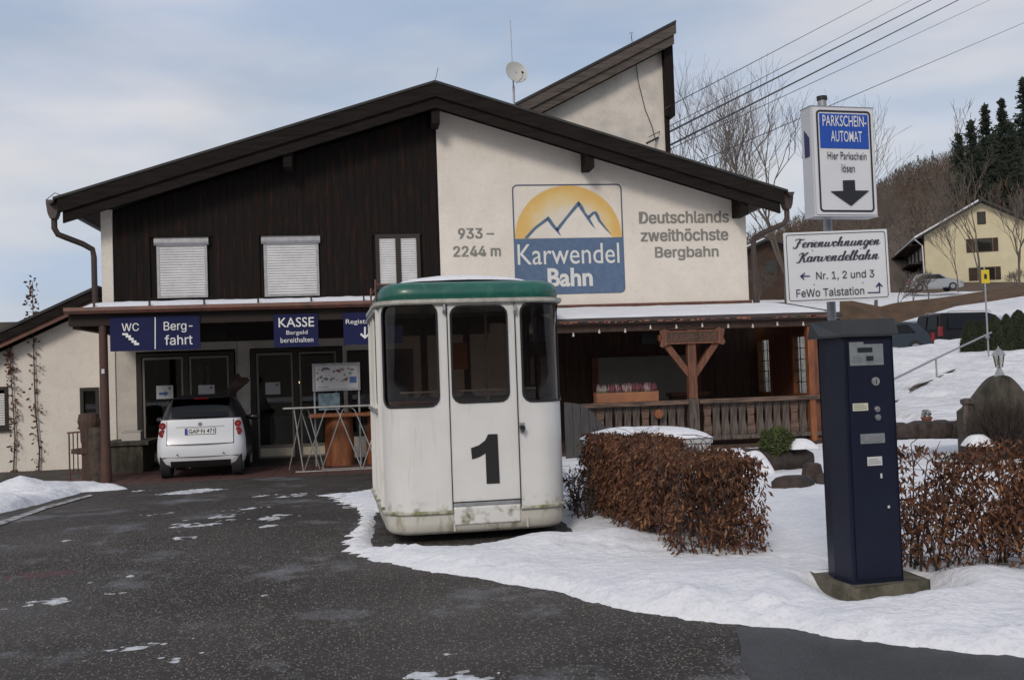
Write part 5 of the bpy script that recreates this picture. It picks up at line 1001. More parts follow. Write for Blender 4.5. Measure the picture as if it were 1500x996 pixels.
onface(MB().prism(rrect(.03, fw-.02, .03, 1.56, .008, 2), -.008, -.001), 'service_door', M['navybox'], bevel=.003)
rf_ = MB(); rf_.add([(-.02, -.035, 1.60), (fw+.03, -.035, 1.60), (fw+.03, .0, 1.70), (-.0, .0, 1.70), (fw+.03, .36, 1.70), (-.03, .36, 1.70), (-.06, .19, 1.60), (-.02, -.035, 1.585), (fw+.03, -.035, 1.585), (fw+.06, .38, 1.585), (-.04, .38, 1.585), (-.06, .19, 1.585), (fw+.06, .38, 1.60), (-.04, .38, 1.60)],
            [(0, 1, 2, 3), (2, 4, 5, 3), (0, 3, 5, 6), (0, 7, 8, 1), (1, 8, 9, 12), (12, 4, 2, 1), (6, 11, 7, 0), (6, 13, 10, 11), (6, 5, 13), (12, 9, 10, 13), (5, 4, 12, 13), (7, 11, 10, 9, 8)]); onface(rf_, 'hood', mat('dark_grey_hood', (.022, .024, .028), .5, (.03, .032, .036), 5))
a0_, z0_ = fz(1243, 536); a1_, z1_ = fz(1292, 500); dp_ = onface(MB().prism([(a0_, z0_), (a1_, z0_), (a1_, z1_-.015), (a0_+.10, z1_-.015), (a0_+.10, z1_), (a0_, z1_)], -.014, -.009), 'display_panel', M['lcd'])
for x0_, x1_, y0_, y1_ in ((.055, .16, .085, .115), (.115, .165, .03, .06)): MB().box(a0_+x0_, a0_+x1_, -.018, -.0145, z0_+y0_, z0_+y1_).build('screen', M['black'], dp_)
for k in range(4): MB().box(a0_+.02, a0_+.085-.01*(k % 2), -.016, -.0142, z0_+.022+k*.012, z0_+.026+k*.012).build('print_line', M['mapgrey'], dp_)
for k in range(5): MB().box(a0_+.12+k*.009, a0_+.126+k*.009, -.016, -.0142, z0_+.016, z0_+.023).build('print_line', M['mapgrey'], dp_)
for px, py, r_, nm in ((1281, 558.5, .027, 'coin_slot'), (1283.5, 599, .019, 'push_button'), (1284.5, 611, .020, 'push_button')):
    a_, z_ = fz(px, py); o = onface(MB().tube([(a_, -.004, z_), (a_, -.020, z_)], r_, 20).tube([(a_, -.019, z_), (a_, -.024, z_)], r_*.6, 16), nm, M['galv'] if nm == 'coin_slot' else M['alu'])
    if nm == 'coin_slot': MB().box(a_-.003, a_+.003, -.026, -.0245, z_-.014, z_+.014).build('slot', M['black'], o)
for px0, py0, px1, py1, m_, nm, d_ in ((1247.5, 602, 1270, 590, 'label', 'price_sticker', -.011), (1259, 650, 1295, 634, 'lcd', 'ticket_tray', -.012), (1269.5, 682, 1291, 668, 'paper', 'note_sticker', -.011), (1289, 700, 1291.5, 693, 'paper', 'scratch', -.0095), (1300, 744, 1303, 740, 'paper', 'scratch', -.0095)):
    a_, z_ = fz(px0, py0); b_, z2_ = fz(px1, py1); o = onface(MB().box(a_, b_, d_, -.0085, z_, z2_), nm, M[m_])
    if nm in ('price_sticker', 'note_sticker'):
        for k in range(3): MB().box(a_+.008, b_-.01-.02*(k == 2), d_-.002, d_-.0003, z_+.012+k*.013, z_+.015+k*.013).build('print_line', M['mapgrey'], o)
    if nm == 'ticket_tray': MB().prism([(a_+.03, z_+.01), (b_-.03, z_+.01), (b_-.01, z_+.035), (a_+.08, z2_-.012)], d_-.002, d_-.0003).build('flap', M['alu'], o)
MB().box(FRx+.002, FRx+.035, -15.25-oy, -15.17-oy, .78, .98).build('side_handle', M['mapgrey'], TM, bevel=.006)
pxx_, pyy_ = 1.645, -15.0; zt_ = YP(-15.0, 1208, 148)[2]
tag(MB().tube([(pxx_, pyy_, 0), (pxx_-.0, pyy_, zt_)], .030, 14).build('sign_pole', M['galv'], smooth=True), 'grey steel pole behind the navy ticket machine carrying two signs', 'pole')
tag(MB().tube([(pxx_, pyy_, zt_+.002), (pxx_, pyy_, zt_+.03)], .036, 14).build('pole_cap', M['rubber']), 'black cap on top of the grey pole above the box sign', 'cap')
# illuminated box sign
sr = math.radians(9.5); e0 = DP(6.80, 1190.5, 236); e1 = DP(6.92, 1282.5, 236); wS = float(np.hypot(e1[0]-e0[0], e1[1]-e0[1])); zB_ = DP(6.8, 1197, 317)[2]; zT_ = DP(6.8, 1190, 155)[2]; hS = zT_-zB_
PS = thing('parking_box_sign', 'white box sign with blue field PARKSCHEINAUTOMAT and a thick down arrow', 'sign', (e0[0], e0[1], zB_), math.atan2(e1[1]-e0[1], e1[0]-e0[0])+.0)
sideang = .0; D_ = .13
MB().prism([(0, 0), (wS, 0), (wS+.0, D_), (-.0, D_)], 0, hS, 'z').build('housing', mat('grey_white_box', (.55, .56, .60), .4, (.50, .51, .54), 5), PS, bevel=.006)
MB().prism(rrect(.012, wS-.012, .012, hS-.012, .012), -.006, -.001).build('face_sheet', M['signwhite'], PS)
m0 = .035; MB().prism(rrect(m0, wS-m0+.005, .03, hS-.028, .028), -.010, -.007, holes=[list(reversed(rrect(m0+.012, wS-m0-.007, .042, hS-.040, .018)))]).build('border', M['signink'], PS)
MB().prism([(.058, hS-.285), (wS-.052, hS-.285), (wS-.052, hS-.052), (.058, hS-.052)], -.010, -.007).build('blue_field', M['signblue'], PS)
def bt(t_, u0, u1, v0, v1, m_, b_=.01): lettering(PS, t_, u0*wS, u1*wS, hS-v1*hS, hS-v0*hS, -.013, M[m_], b_)
bt('PARKSCHEIN-', .165, .86, .085, .185, 'white', .006); bt('AUTOMAT', .285, .78, .225, .325, 'white', .004); bt('Hier Parkschein', .22, .84, .415, .485, 'signink', .004); bt('lösen', .435, .645, .525, .60, 'signink', .004)
MB().prism([(wS*(a_), hS*(1-b_)) for a_, b_ in ((.445, .675), (.635, .67), (.637, .765), (.86, .765), (.56, .905), (.245, .775), (.447, .77))], -.013, -.0105).build('arrow', M['signink'], PS)
MB().prism([(.03, hS*.55), (D_-.04, hS*.55), (D_-.04, hS*.80), (.03, hS*.72)], -.004, -.001, 'x').build('side_graphic', M['inkblue'], PS)
# direction sign
g0 = DP(6.78, 1151, 393); g1 = DP(6.82, 1302.5, 386); wD = float(np.hypot(g1[0]-g0[0], g1[1]-g0[1])); hD = DP(6.8, 1226, 338)[2]-DP(6.8, 1230, 441)[2]; zD = DP(6.8, 1230, 441)[2]
DS = thing('direction_sign', 'white sign reading Ferienwohnungen with blue arrows, below the box sign', 'sign', (g0[0], g0[1], zD-.006), math.atan2(g1[1]-g0[1], g1[0]-g0[0])); DS.rotation_euler.y = -.012
MB().prism(rrect(0, wD, 0, hD, .008), 0, .012).build('panel', M['signwhite'], DS, bevel=.002); MB().prism(rrect(.014, wD-.014, .014, hD-.014, .016), -.003, -.0005, holes=[list(reversed(rrect(.018, wD-.018, .018, hD-.018, .013)))]).build('border', M['inkslate'], DS)
def DG(p):   # photo zoom (7.117 x from 1140,320) to sign coordinates, bilinear from its corners
    tlx, tly, trx, try_, blx, bly = 60, 150, 1125, 100, 112, 890
    ax_, ay2 = trx-tlx, try_-tly; bx2, by2 = blx-tlx, bly-tly; dx, dy = p[0]-tlx, p[1]-tly; det = ax_*by2-bx2*ay2; u = (dx*by2-bx2*dy)/det; v = (ax_*dy-dx*ay2)/det; return (u*wD, hD*(1-v))
# cursive pen lettering: strokes with broad-pen thickening on the downstrokes
GLY = {
 'e': (.62, [[(.0, .38), (.30, .50), (.48, .72), (.42, .95), (.26, .98), (.10, .72), (.10, .30), (.26, .04), (.48, .10), (.66, .34)]]),
 'r': (.50, [[(.0, .5), (.13, .96), (.14, .6), (.06, .0)], [(.09, .45), (.22, .84), (.38, .98), (.44, .80)]]),
 'i': (.36, [[(.0, .36), (.18, .95), (.10, .30), (.18, .02), (.40, .32)], [(.23, 1.36), (.25, 1.30)]]),
 'n': (.86, [[(.0, .5), (.10, .92), (.16, .8), (.06, .0)], [(.08, .4), (.26, .86), (.42, .98), (.46, .75), (.38, .22), (.50, .02), (.78, .34)]]),
 'u': (.84, [[(.0, .5), (.14, .98), (.06, .30), (.14, .03), (.34, .20), (.52, .95)], [(.54, .96), (.46, .28), (.54, .02), (.78, .34)]]),
 'w': (1.05, [[(.0, .5), (.12, .98), (.06, .28), (.16, .02), (.36, .26), (.48, .92)], [(.48, .92), (.42, .28), (.54, .02), (.76, .3), (.84, .86), (.80, .96), (.98, .80)]]),
 'o': (.68, [[(.30, .98), (.10, .76), (.08, .26), (.24, .02), (.44, .22), (.48, .72), (.32, .98), (.30, .86), (.48, .76), (.70, .84)]]),
 'h': (.86, [[(.0, .40), (.24, 1.40), (.30, 1.86), (.20, 1.82), (.12, 1.3), (.06, .0)], [(.08, .4), (.26, .86), (.42, .98), (.46, .75), (.38, .22), (.50, .02), (.78, .34)]]),
 'g': (.72, [[(.46, .86), (.26, .98), (.08, .68), (.10, .16), (.26, .04), (.44, .34), (.52, .95)], [(.52, .95), (.44, .0), (.34, -.62), (.14, -.74), (.08, -.5), (.36, -.1), (.68, .34)]]),
 'a': (.78, [[(.46, .86), (.26, .98), (.08, .68), (.10, .16), (.26, .03), (.44, .34), (.52, .95)], [(.52, .95), (.44, .28), (.52, .02), (.74, .34)]]),
 'd': (.80, [[(.46, .86), (.26, .98), (.08, .68), (.10, .16), (.26, .03), (.44, .34), (.60, 1.9)], [(.60, 1.9), (.46, .28), (.54, .02), (.76, .34)]]),
 'l': (.44, [[(.0, .34), (.26, 1.30), (.32, 1.84), (.22, 1.84), (.12, 1.2), (.08, .25), (.18, .02), (.42, .32)]]),
 'b': (.64, [[(.0, .34), (.24, 1.30), (.30, 1.84), (.20, 1.84), (.10, 1.2), (.06, .25), (.18, .02), (.40, .22), (.42, .70), (.34, .86), (.40, .72), (.64, .80)]]),
 'F': (1.15, [[(.10, 1.35), (.14, 1.66), (.50, 1.78), (.90, 1.60), (1.10, 1.74)], [(.66, 1.70), (.52, 1.0), (.42, .2), (.22, -.16), (.0, -.02), (.06, .18)], [(.30, .88), (.80, .96)]]),
 'K': (1.15, [[(.06, 1.30), (.16, 1.66), (.44, 1.74), (.40, 1.0), (.28, .1), (.10, -.14), (-.08, .0)], [(1.0, 1.70), (.90, 1.80), (.60, 1.20), (.40, .92)], [(.46, .94), (.64, .70), (.72, .12), (.88, .0), (1.08, .30)]]),
}
def script(par, word, x0, x1, zb, xh, y, m, slant=.30):
    adv = 0; L_ = []
    for ch in word:
        w_, st_ = GLY[ch]
        for s in st_: L_.append([(adv+px+slant*pz*.55, pz) for px, pz in s])
        adv += w_*.88
    lo = min(p[0] for s in L_ for p in s); hi = max(p[0] for s in L_ for p in s); k = (x1-x0)/(hi-lo); mb = MB()
    for s in L_:
        P = [np.array((x0+(a_-lo)*k, zb+b_*xh)) for a_, b_ in s]; C_ = []
        for i in range(len(P)-1):
            p0_, p1_, p2_, p3_ = P[max(i-1, 0)], P[i], P[i+1], P[min(i+2, len(P)-1)]
            for j in range(5): u = j/5; C_.append(.5*((2*p1_)+(-p0_+p2_)*u+(2*p0_-5*p1_+4*p2_-p3_)*u*u+(-p0_+3*p1_-3*p2_+p3_)*u**3))
        C_.append(P[-1]); vs = []
        for i, c in enumerate(C_):
            d = C_[min(i+1, len(C_)-1)]-C_[max(i-1, 0)]; L2 = np.hypot(*d)+1e-9; d = d/L2; dn = max(0, -d[1]); hw_ = xh*(.075+.145*dn); nrm = np.array((-d[1], d[0])); vs += [(c[0]+nrm[0]*hw_, y, c[1]+nrm[1]*hw_), (c[0]-nrm[0]*hw_, y, c[1]-nrm[1]*hw_)]
        mb.add(vs, [(2*i, 2*i+1, 2*i+3, 2*i+2) for i in range(len(C_)-1)])
    return mb.build('lettering', m, par)
a_ = DG((160, 305)); b_ = DG((1060, 270)); script(DS, 'Ferienwohnungen', a_[0], b_[0], DG((600, 285))[1], DG((600, 235))[1]-DG((600, 285))[1], -.0045, M['inkslate'])
a_ = DG((195, 460)); b_ = DG((1050, 420)); script(DS, 'Karwendelbahn', a_[0], b_[0], DG((600, 437))[1], DG((600, 385))[1]-DG((600, 437))[1], -.0045, M['inkslate'])
def dt(t_, l_, r__, top, bot, m_='inkslate', b_=.008):
    xm = (l_+r__)/2; lettering(DS, t_, DG((l_, (top+bot)/2))[0], DG((r__, (top+bot)/2))[0], DG((xm, bot))[1], DG((xm, top))[1], -.0045, M[m_], b_)
dt('Nr. 1, 2 und 3', 402, 1000, 545, 640); dt('FeWo Talstation', 200, 898, 725, 808)
MB().prism([DG(p) for p in ((235, 602), (282, 565), (290, 573), (262, 596), (340, 597), (340, 607), (262, 608), (284, 634), (275, 641))], -.0045, -.0032).build('arrow', M['inkblue'], DS)
MB().prism([DG(p) for p in ((933, 768), (1052, 765), (1051, 693), (1025, 718), (1016, 710), (1050, 662), (1090, 706), (1082, 714), (1062, 694), (1064, 776), (933, 779))], -.0045, -.0032).build('arrow', M['inkblue'], DS)
for p in ((362, 330), (857, 308), (384, 690), (884, 667)): c = DG(p); MB().tube([(c[0], 0, c[1]), (c[0], -.004, c[1])], .0045, 8).build('screw', M['galv'], DS)
bx('bracket', M['galv'], DS, wD*.42, wD*.60, .012, .12, hD*.3, hD*.36); bx('bracket', M['galv'], DS, wD*.42, wD*.60, .012, .12, hD*.7, hD*.76)
# ================================================================== WELL WITH LANTERN, PLANTER
wy = DP(15.5, 1465, 600); AW = thing('stone_well', 'dark rounded stone arch well back at the right edge behind the hedge', 'well', (wy[0], wy[1], .15), -.2)
ar = []
for u in np.linspace(-.56, 1, 41): z = .50+.62*math.exp(-(abs(u)/.40)**2.2)+.015*math.sin(u*9); ar.append((u*1.05+.0, z))
MB().prism(list(reversed([(-.588, -.3)]+ar+[(1.05, -.3)])), -.12, .16).build('arch', M['stone'], AW, bevel=.02)
cl = DP(15.3, 1418, 600); x_ = -.56
MB().lathe([(.085, 0), (.08, .1), (.075, .62), (.07, .70), (.10, .72), (.10, .78), (.04, .80)], (x_, -.22), 12).build('column', M['wood_grey'], AW, smooth=True)
bx('basin', M['stone'], AW, -.50, .9, -.75, -.18, -.2, .28, .02)
MB().tube([(x_+.05, -.35, .32), (x_+.12, -.40, .36), (x_+.25, -.42, .26), (x_+.45, -.42, .20)], .016, 7).build('hose', mat('pale_hose', (.45, .42, .32), .6), AW)
lp = DP(15.45, 1465, 551); LN = thing('lantern', 'old metal and glass lantern on top of the stone arch', 'lantern', (wy[0]+.02, wy[1], lp[2]-.02))
MB().lathe([(.09, 0), (.09, .02), (.05, .10), (.03, .14), (.03, .155)], (0, 0), 6).build('foot', M['galv'], LN)
MB().lathe([(.045, .15), (.052, .16), (.082, .33), (.078, .335)], (0, 0), 6).build('glass', M['lampglass'], LN)
cg = MB()
for k in range(6): a_ = math.pi*k/3; cg.tube([(.052*math.cos(a_), .052*math.sin(a_), .155), (.085*math.cos(a_), .085*math.sin(a_), .34)], .006, 4)
cg.build('cage', M['black'], LN); MB().lathe([(.115, .33), (.112, .345), (.07, .40), (.03, .43), (.012, .45), (.012, .47), (.002, .475)], (0, 0), 6).build('cap', M['galv'], LN); MB().lathe([(.02, .17), (.028, .2), (.028, .27), (.01, .29)], (0, 0), 8).build('bulb', M['bulb'], LN, smooth=True)
# bare bush before the well
def bush(name, label, c, rx, h, n_, seed, m='twig', leafm=None, nl=0, r0=.007, cat='bush'):
    r = random.Random(seed); t = thing(name, label, cat, c); mb = MB()
    for k in range(n_):
        a_ = r.uniform(0, 6.283); s = r.random()**.6; tip = Vector((rx*s*math.cos(a_), rx*s*math.sin(a_), h*math.sqrt(max(.05, 1-s*s*.8))*r.uniform(.75, 1.05))); p = Vector((0, 0, 0)); pts = []
        for j in range(5): u = j/4; pts.append(Vector((tip.x*u**.75, tip.y*u**.75, tip.z*u))+Vector((r.uniform(-.02, .02), r.uniform(-.02, .02), 0))*(1 if j else 0)*h)
        mb.tube(pts, [r0, r0*.8, r0*.6, r0*.45, r0*.3], 4, False)
        for q in range(3):
            j = r.randint(1, 3); b_ = pts[j]+(pts[4]-pts[j])*.5+Vector((r.uniform(-.12, .12), r.uniform(-.12, .12), r.uniform(0, .12)))*h; mb.tube([pts[j], b_], [r0*.4, r0*.25], 3, False)
    mb.build('branch', M[m], t)
    if nl: leafball(t, (0, 0, h*.6), rx*.95, nl, M[leafm], .02*max(1, h), seed)
    return t
bsp = DP(14.8, 1470, 640); bush('bare_bush', 'bare dark purple brown bush in front of the stone arch', (bsp[0], bsp[1], .10), .62, .86, 520, 5, r0=.008)
pr = DP(16.2, 1363, 628); RW = thing('rock_border', 'row of dark wet stones across the snow right of the ticket machine', 'stones', (pr[0], pr[1], .2)); rk = random.Random(6)
for k in range(11):
    px = 1318+k*9.5; q_ = DP(16.2, px, 622); s = rk.uniform(.17, .24); rings = [[(s*w_*math.cos(a_)*(1+.15*math.sin(2*a_+k)), s*.8*w_*math.sin(a_), z*s*.75) for a_ in np.linspace(0, 2*math.pi, 11)[:-1]] for z, w_ in ((-.8, .9), (0, 1.08), (.5, .9), (.75, .45))]
    MB().loft(rings).build('stone', M['log_wet'], RW, smooth=True, loc=(q_[0]-pr[0], q_[1]-pr[1]+rk.uniform(-.1, .1), rk.uniform(.20, .28)))
pp_ = DP(16.2, 1357, 606); PO_ = 1
PO = thing('flower_pot', 'small red clay pot with a low plant on the row of dark stones', 'flower pot', (pp_[0], pp_[1], pp_[2]-.17)); PO.scale = (.8, .8, .8); MB().lathe([(.07, 0), (.10, .12), (.11, .12), (.11, .15), (.09, .15)], (0, 0), 14).build('pot', mat('clay', (.22, .075, .05), .8), PO, smooth=True); leafball(PO, (0, 0, .2), .10, 260, M['leafdk'], .02, 8)
mound('snow_cap', tuple(DP(14.6, 1432, 640)[:2])+(.30,), .18, .15, .16, 'small snow lump beside the stone arch', 7); q_ = DP(14.7, 1432, 650); tag(MB().loft([[(.2*w_*math.cos(a_), .15*w_*math.sin(a_), z) for a_ in np.linspace(0, 2*math.pi, 13)[:-1]] for z, w_ in ((-.1, 1), (.1, 1.0), (.18, .6))]).build('garden_stone', M['log_wet'], smooth=True, loc=(q_[0], q_[1], .12)), 'dark stone under the snow lump beside the stone arch', 'stone')
# ================================================================== SLOPE THINGS
h0, h1, h2 = DP(24.5, 1308, 556), DP(28.5, 1371, 525), DP(33.5, 1452, 487); HL = thing('slope_handrail', 'grey steel handrail rising along the snowy slope', 'handrail', tuple(h1[:2])+(h1[2]-1,)); o_ = np.array(HL.location)
MB().tube([tuple(h0-o_), tuple(h1-o_), tuple(h2-o_)], .028, 8).build('rail', M['galv'], HL)
for h_, l_ in ((h1, 1.0), (h0, 1.0)): MB().tube([tuple(h_-o_), tuple(h_-o_-np.array([0, 0, l_]))], .026, 8).build('post', M['galv'], HL)
yp = DP(33.5, 1448, 518); yt_ = DP(33.5, 1441, 392)[2]; YS = thing('marker_pole', 'thin pole with a small yellow sign on the snowy slope', 'sign', (yp[0], yp[1], yp[2]-.1)); hh = yt_-yp[2]
MB().tube([(0, 0, 0), (0, 0, hh+.1)], .028, 8).build('pole', M['galv'], YS); bx('sign_plate', M['yellow'], YS, -.14, .14, -.045, -.03, hh-.42, hh+.02); bx('symbol', M['signink'], YS, -.05, .05, -.05, -.046, hh-.28, hh-.12); bx('clamp', M['galv'], YS, -.05, .05, -.03, .05, .6, .7)
def conebush(px, py0, py1, dep, label, seed, w):
    b_ = DP(dep, px, py1); tz = DP(dep, px, py0)[2]; h = tz-b_[2]; t = thing('thuja', label, 'shrub', (b_[0], b_[1], b_[2]), 0, 'thujas on the snowy slope'); g = np.random.default_rng(seed); n_ = 4500
    z = g.random(n_); a_ = g.uniform(0, 6.283, n_); r = w*(1-z**2.2)**.6*g.uniform(.7, 1.05, n_)*(1+.1*np.sin(3*a_+seed)); P = np.stack([r*np.cos(a_), r*np.sin(a_), z*h], 1); u = np.stack([.3*np.cos(a_), .3*np.sin(a_), np.ones(n_)], 1)+g.normal(size=(n_, 3))*.2; w_ = np.cross(u, g.normal(size=(n_, 3))); w_ /= np.linalg.norm(w_, axis=1)[:, None]; s = .045
    V = np.stack([P-u*s, P+w_*s*.45, P+u*s, P-w_*s*.45], 1).reshape(-1, 3); arrmesh('foliage', V, np.arange(4*n_).reshape(-1, 4), M['thuja'], t); MB().tube([(0, 0, -.3), (0, 0, h*.8)], [.5*w, .1*w], 7).build('trunk', M['thuja'], t)
for k, (px, y0, y1, w, lab) in enumerate(((1423, 470, 517, .33, 'leftmost dark thuja next to the black van'), (1437, 471, 517, .30, 'thuja just left of the yellow marker pole'), (1458, 463, 515, .30, 'thuja just right of the yellow marker pole'), (1476, 461, 512, .27, 'thuja second from the right edge on the slope'), (1494, 455, 508, .40, 'thuja at the right edge of the row'))): conebush(px, y0, y1, 36, lab, 20+k, w)
# vehicles on the slope
def car(label, cat, dep, px, py, rz, L_, Wd, H_, paint, prof, gl, rails=False, group=None):
    p = DP(dep, px, py); t = thing(cat, label, 'van' if 'van' in cat else 'car', (p[0], p[1], p[2]), rz, group); mb = MB()
    low = [(x*L_, z*H_) for x, z in prof]; rings = []
    for k, (yy, s) in enumerate(((-.5, .94), (-.47, 1), (.47, 1), (.5, .94))): rings.append([(x, yy*Wd*(1-.17*max(0, (z/H_-.55)/.45)), H_*.15+(z-H_*.15)*s) for x, z in low])
    body_ = MB(); body_.loft(rings); body_.build('body', paint, t, smooth=True, bevel=.03)
    gb = [(x*L_, z*H_) for x, z in gl]; MB().loft([[(x, sy_*.507*Wd*(1-.17*max(0, (z/H_-.55)/.45)), z) for x, z in gb] for sy_ in (-1, 1)]).build('side_window', M['carglass'], t)
    z0_ = min(q[1] for q in gb); z1_ = max(q[1] for q in gb); ra_, rb_ = ((-.503, -.482) if 'van' in cat else (-.455, -.380))
    for sy in (-1, 1): MB().loft([[(ra_*L_+o2, sy*Wd*.03, z0_), (ra_*L_+o2, sy*Wd*.40, z0_), (rb_*L_+o2, sy*Wd*.36, z1_), (rb_*L_+o2, sy*Wd*.03, z1_)] for o2 in (0, .05)]).build('rear_window', M['carglass'], t)
    for sx in (-.32, .30):
        for sy in (-1, 1): w_ = MB().tube([(sx*L_, sy*(Wd/2-.2), .32), (sx*L_, sy*(Wd/2+.01), .32)], .32, 18).build('wheel', M['tyre'], t, smooth=True); MB().tube([(sx*L_, sy*(Wd/2-.1), .32), (sx*L_, sy*(Wd/2+.02), .32)], .19, 12).build('rim', M['carsilver'], w_)
    for sy in (-1, 1):
        bx('taillight', M['taillight'], t, -L_*.5-.015, -L_*.5+.12, sy*Wd*.5-.13*(sy > 0)-.015*(sy < 0), sy*Wd*.5+.015*(sy > 0)+.13*(sy < 0), H_*.42, H_*.66)
        bx('headlight', M['lcd'], t, L_*.5-.25, L_*.5+.012, sy*Wd*.42-.15, sy*Wd*.42+.15, H_*.36, H_*.46)
        if rails: MB().tube([(-L_*.38, sy*Wd*.42, H_+.01), (-L_*.36, sy*Wd*.42, H_+.06), (L_*.12, sy*Wd*.42, H_+.06), (L_*.14, sy*Wd*.42, H_+.0)], .02, 6).build('roof_rail', M['steel'], t)
    bx('number_plate', M['white'], t, -L_*.5-.02, -L_*.5-.002, -.26, .26, H_*.34, H_*.40); return t
van = [(-.5, .18), (-.5, .55), (-.47, .95), (-.42, 1), (.10, 1), (.20, .93), (.32, .62), (.47, .54), (.5, .40), (.5, .18)]; vg = [(-.40, .60), (-.38, .90), (.12, .92), (.26, .62)]
hat = [(-.5, .18), (-.5, .55), (-.44, .68), (-.36, .95), (-.25, 1), (.08, .98), (.24, .68), (.46, .56), (.5, .42), (.5, .18)]; hg = [(-.33, .68), (-.26, .92), (.06, .92), (.18, .68)]
car('black van with silver roof rails parked on the snowy slope', 'parked_van', 45, 1420, 516, math.radians(6), 4.2, 1.8, 1.72, mat('dull_black_paint', (.010, .010, .012), .5, spec=.2), van, vg, True)
car('slate blue car left of the black van, front half seen', 'parked_car', 42, 1284, 524, math.radians(170), 4.1, 1.7, 1.40, M['carblue'], hat, hg)
car('silver car parked in front of the yellow house', 'parked_car', 84, 1368, 427, math.radians(-15), 4.2, 1.75, 1.45, M['carsilver'], hat, hg)
# houses
def chalet(label, dep, px, py, rz, gw, le, hE, hP, wallm, wins_, over=.9, snowstrip=True, timber=False):
    p = DP(dep, px, py); t = thing('house', label, 'house', (p[0], p[1], p[2]), rz); g = gw/2
    MB().prism([(-g, -2), (g, -2), (g, hE), (0, hP), (-g, hE)], 0, le).build('wall', wallm, t)
    s = (hP-hE)/g; e = g+over
    def rs(nm, m_, z0, z1, y0, y1, sx, e0=0, e1=None):
        e1 = e1 or e; MB().prism([(sx*e0, hP-s*e0+z0), (sx*e1, hP-s*e1+z0), (sx*e1, hP-s*e1+z1), (sx*e0, hP-s*e0+z1)][::-sx], y0, y1).build(nm, m_, t)
    for sx in (-1, 1): rs('roof', M['roofing'], .05, .22, -over, le+over, sx)
    if snowstrip: rs('roof_snow', M['snow'], .221, .38, -over+.2, 1.2, -1, .3); rs('roof_snow', M['snow'], .221, .33, 1.2, le+.5, -1, e*.78)
    for x0_, x1_, z0_, z1_, sh in wins_:
        w_ = bx('window', M['house_dark'], t, x0_, x1_, -.06, .02, z0_, z1_); bx('pane', M['glass'], w_, x0_+.1, x1_-.1, -.075, -.062, z0_+.1, z1_-.1); bx('pane', M['interior'], w_, x0_+.1, x1_-.1, -.0615, -.0605, z0_+.1, z1_-.1)
        if sh:
            for a_, b_ in ((x0_-.75, x0_-.03), (x1_+.03, x1_+.45)): bx('shutter', M['house_dark'], t, a_, b_, -.05, -.002, z0_, z1_)
    if timber:
        for k in range(3): bx('balcony', M['house_dark'], t, -g-1.3, -g-.002, 1+k*.01, le-1, [1.9, 2.9, 4.6][k], [2.0, 3.0, 4.7][k])
        bx('timber_face', M['house_dark'], t, -g-.12, -g-.001, .3, le-.3, 0, hE-.1)
        for k in range(4): w_ = bx('window', M['interior_light'], t, -g-.16, -g-.125, 1.2+k*2.4, 2.2+k*2.4, 3.2, 4.3)
    MB().tube([(-e, -over, hE-.4), (-g-.2, -.1, hE-.9), (-g-.1, -.05, 0)], .06, 6).build('downpipe', M['shutter'], t)
    return t
pw = DP(90, 1437, 430)
chalet('yellow rendered house with dark shutters on the slope at the right', 90, 1443, 428, math.radians(-22), 9.6, 24, 5.3, 7.9, M['house'], [(-.35, .35, 6.0, 7.1, 0), (-.6, .8, 3.55, 4.75, 1), (-.5, .9, 1.05, 2.2, 1)], timber=True)
chalet('dark chalet with a snowy roof seen between the building corner and the signs', 85, 1132, 440, math.radians(-40), 9, 12, 3.4, 4.9, M['house_dark'], [(-3, -1.8, 2.2, 3.4, 0), (-.6, .6, 2.2, 3.4, 0), (1.6, 2.8, 2.2, 3.4, 0)])
# ================================================================== TREES
def bare_tree(name, label, base, h, seed, m='bark_far', r0=.16, depth=6, minr=.012, spread=.55, group=None, lean_=0, first=.3):
    r = random.Random(seed); t = thing(name, label, 'tree', base, 0, group); tr_ = MB(); cr_ = MB(); cnt = [0]
    def grow(p, d, l_, rad, lv):
        pts = [p]; n_ = 3
        for k in range(n_): d = (d+Vector((r.uniform(-.14, .14), r.uniform(-.14, .14), r.uniform(-.02, .12)))).normalized(); p = p+d*l_/n_; pts.append(p)
        (tr_ if lv == 0 else cr_).tube(pts, [max(minr*.5, rad*(1-.14*k)) for k in range(n_+1)], 6 if lv == 0 else 3, False)
        if lv >= depth: return
        for k in range(3 if lv < depth-1 else 2+(r.random() < .6)):
            a_ = r.uniform(0, 6.283); s = spread*r.uniform(.6, 1.25); q = d.orthogonal().normalized(); q2 = d.cross(q); nd = (d+(q*math.cos(a_)+q2*math.sin(a_))*s+Vector((0, 0, .12))).normalized(); st_ = pts[-1] if k < 2 else pts[r.randint(1, 2)]
            grow(st_, nd, l_*r.uniform(.66, .86), rad*.60, lv+1)
    grow(Vector((0, 0, 0)), Vector((lean_, 0, 1)), h*first, r0, 0); tr_.build('trunk', M[m], t); cr_.build('crown', M[m], t); return t
for k, (px, dep, h, sd_, lab) in enumerate(((1085, 46, 13.6, 1, 'tall bare tree rising behind the right roof slope'), (1040, 52, 13.5, 2, 'bare tree left of the tallest one, beside the cable hall'), (1158, 44, 10.8, 4, 'bare tree just left of the white box sign'), (1285, 60, 8.8, 5, 'bare tree mostly hidden behind the white box sign'))):
    b_ = DP(dep, px, 500); z = float(terr(b_[0], b_[1])); bare_tree('bare_tree', lab, (b_[0], b_[1], z), h, sd_, r0=.13, depth=6, minr=.009, group=None, spread=.55)
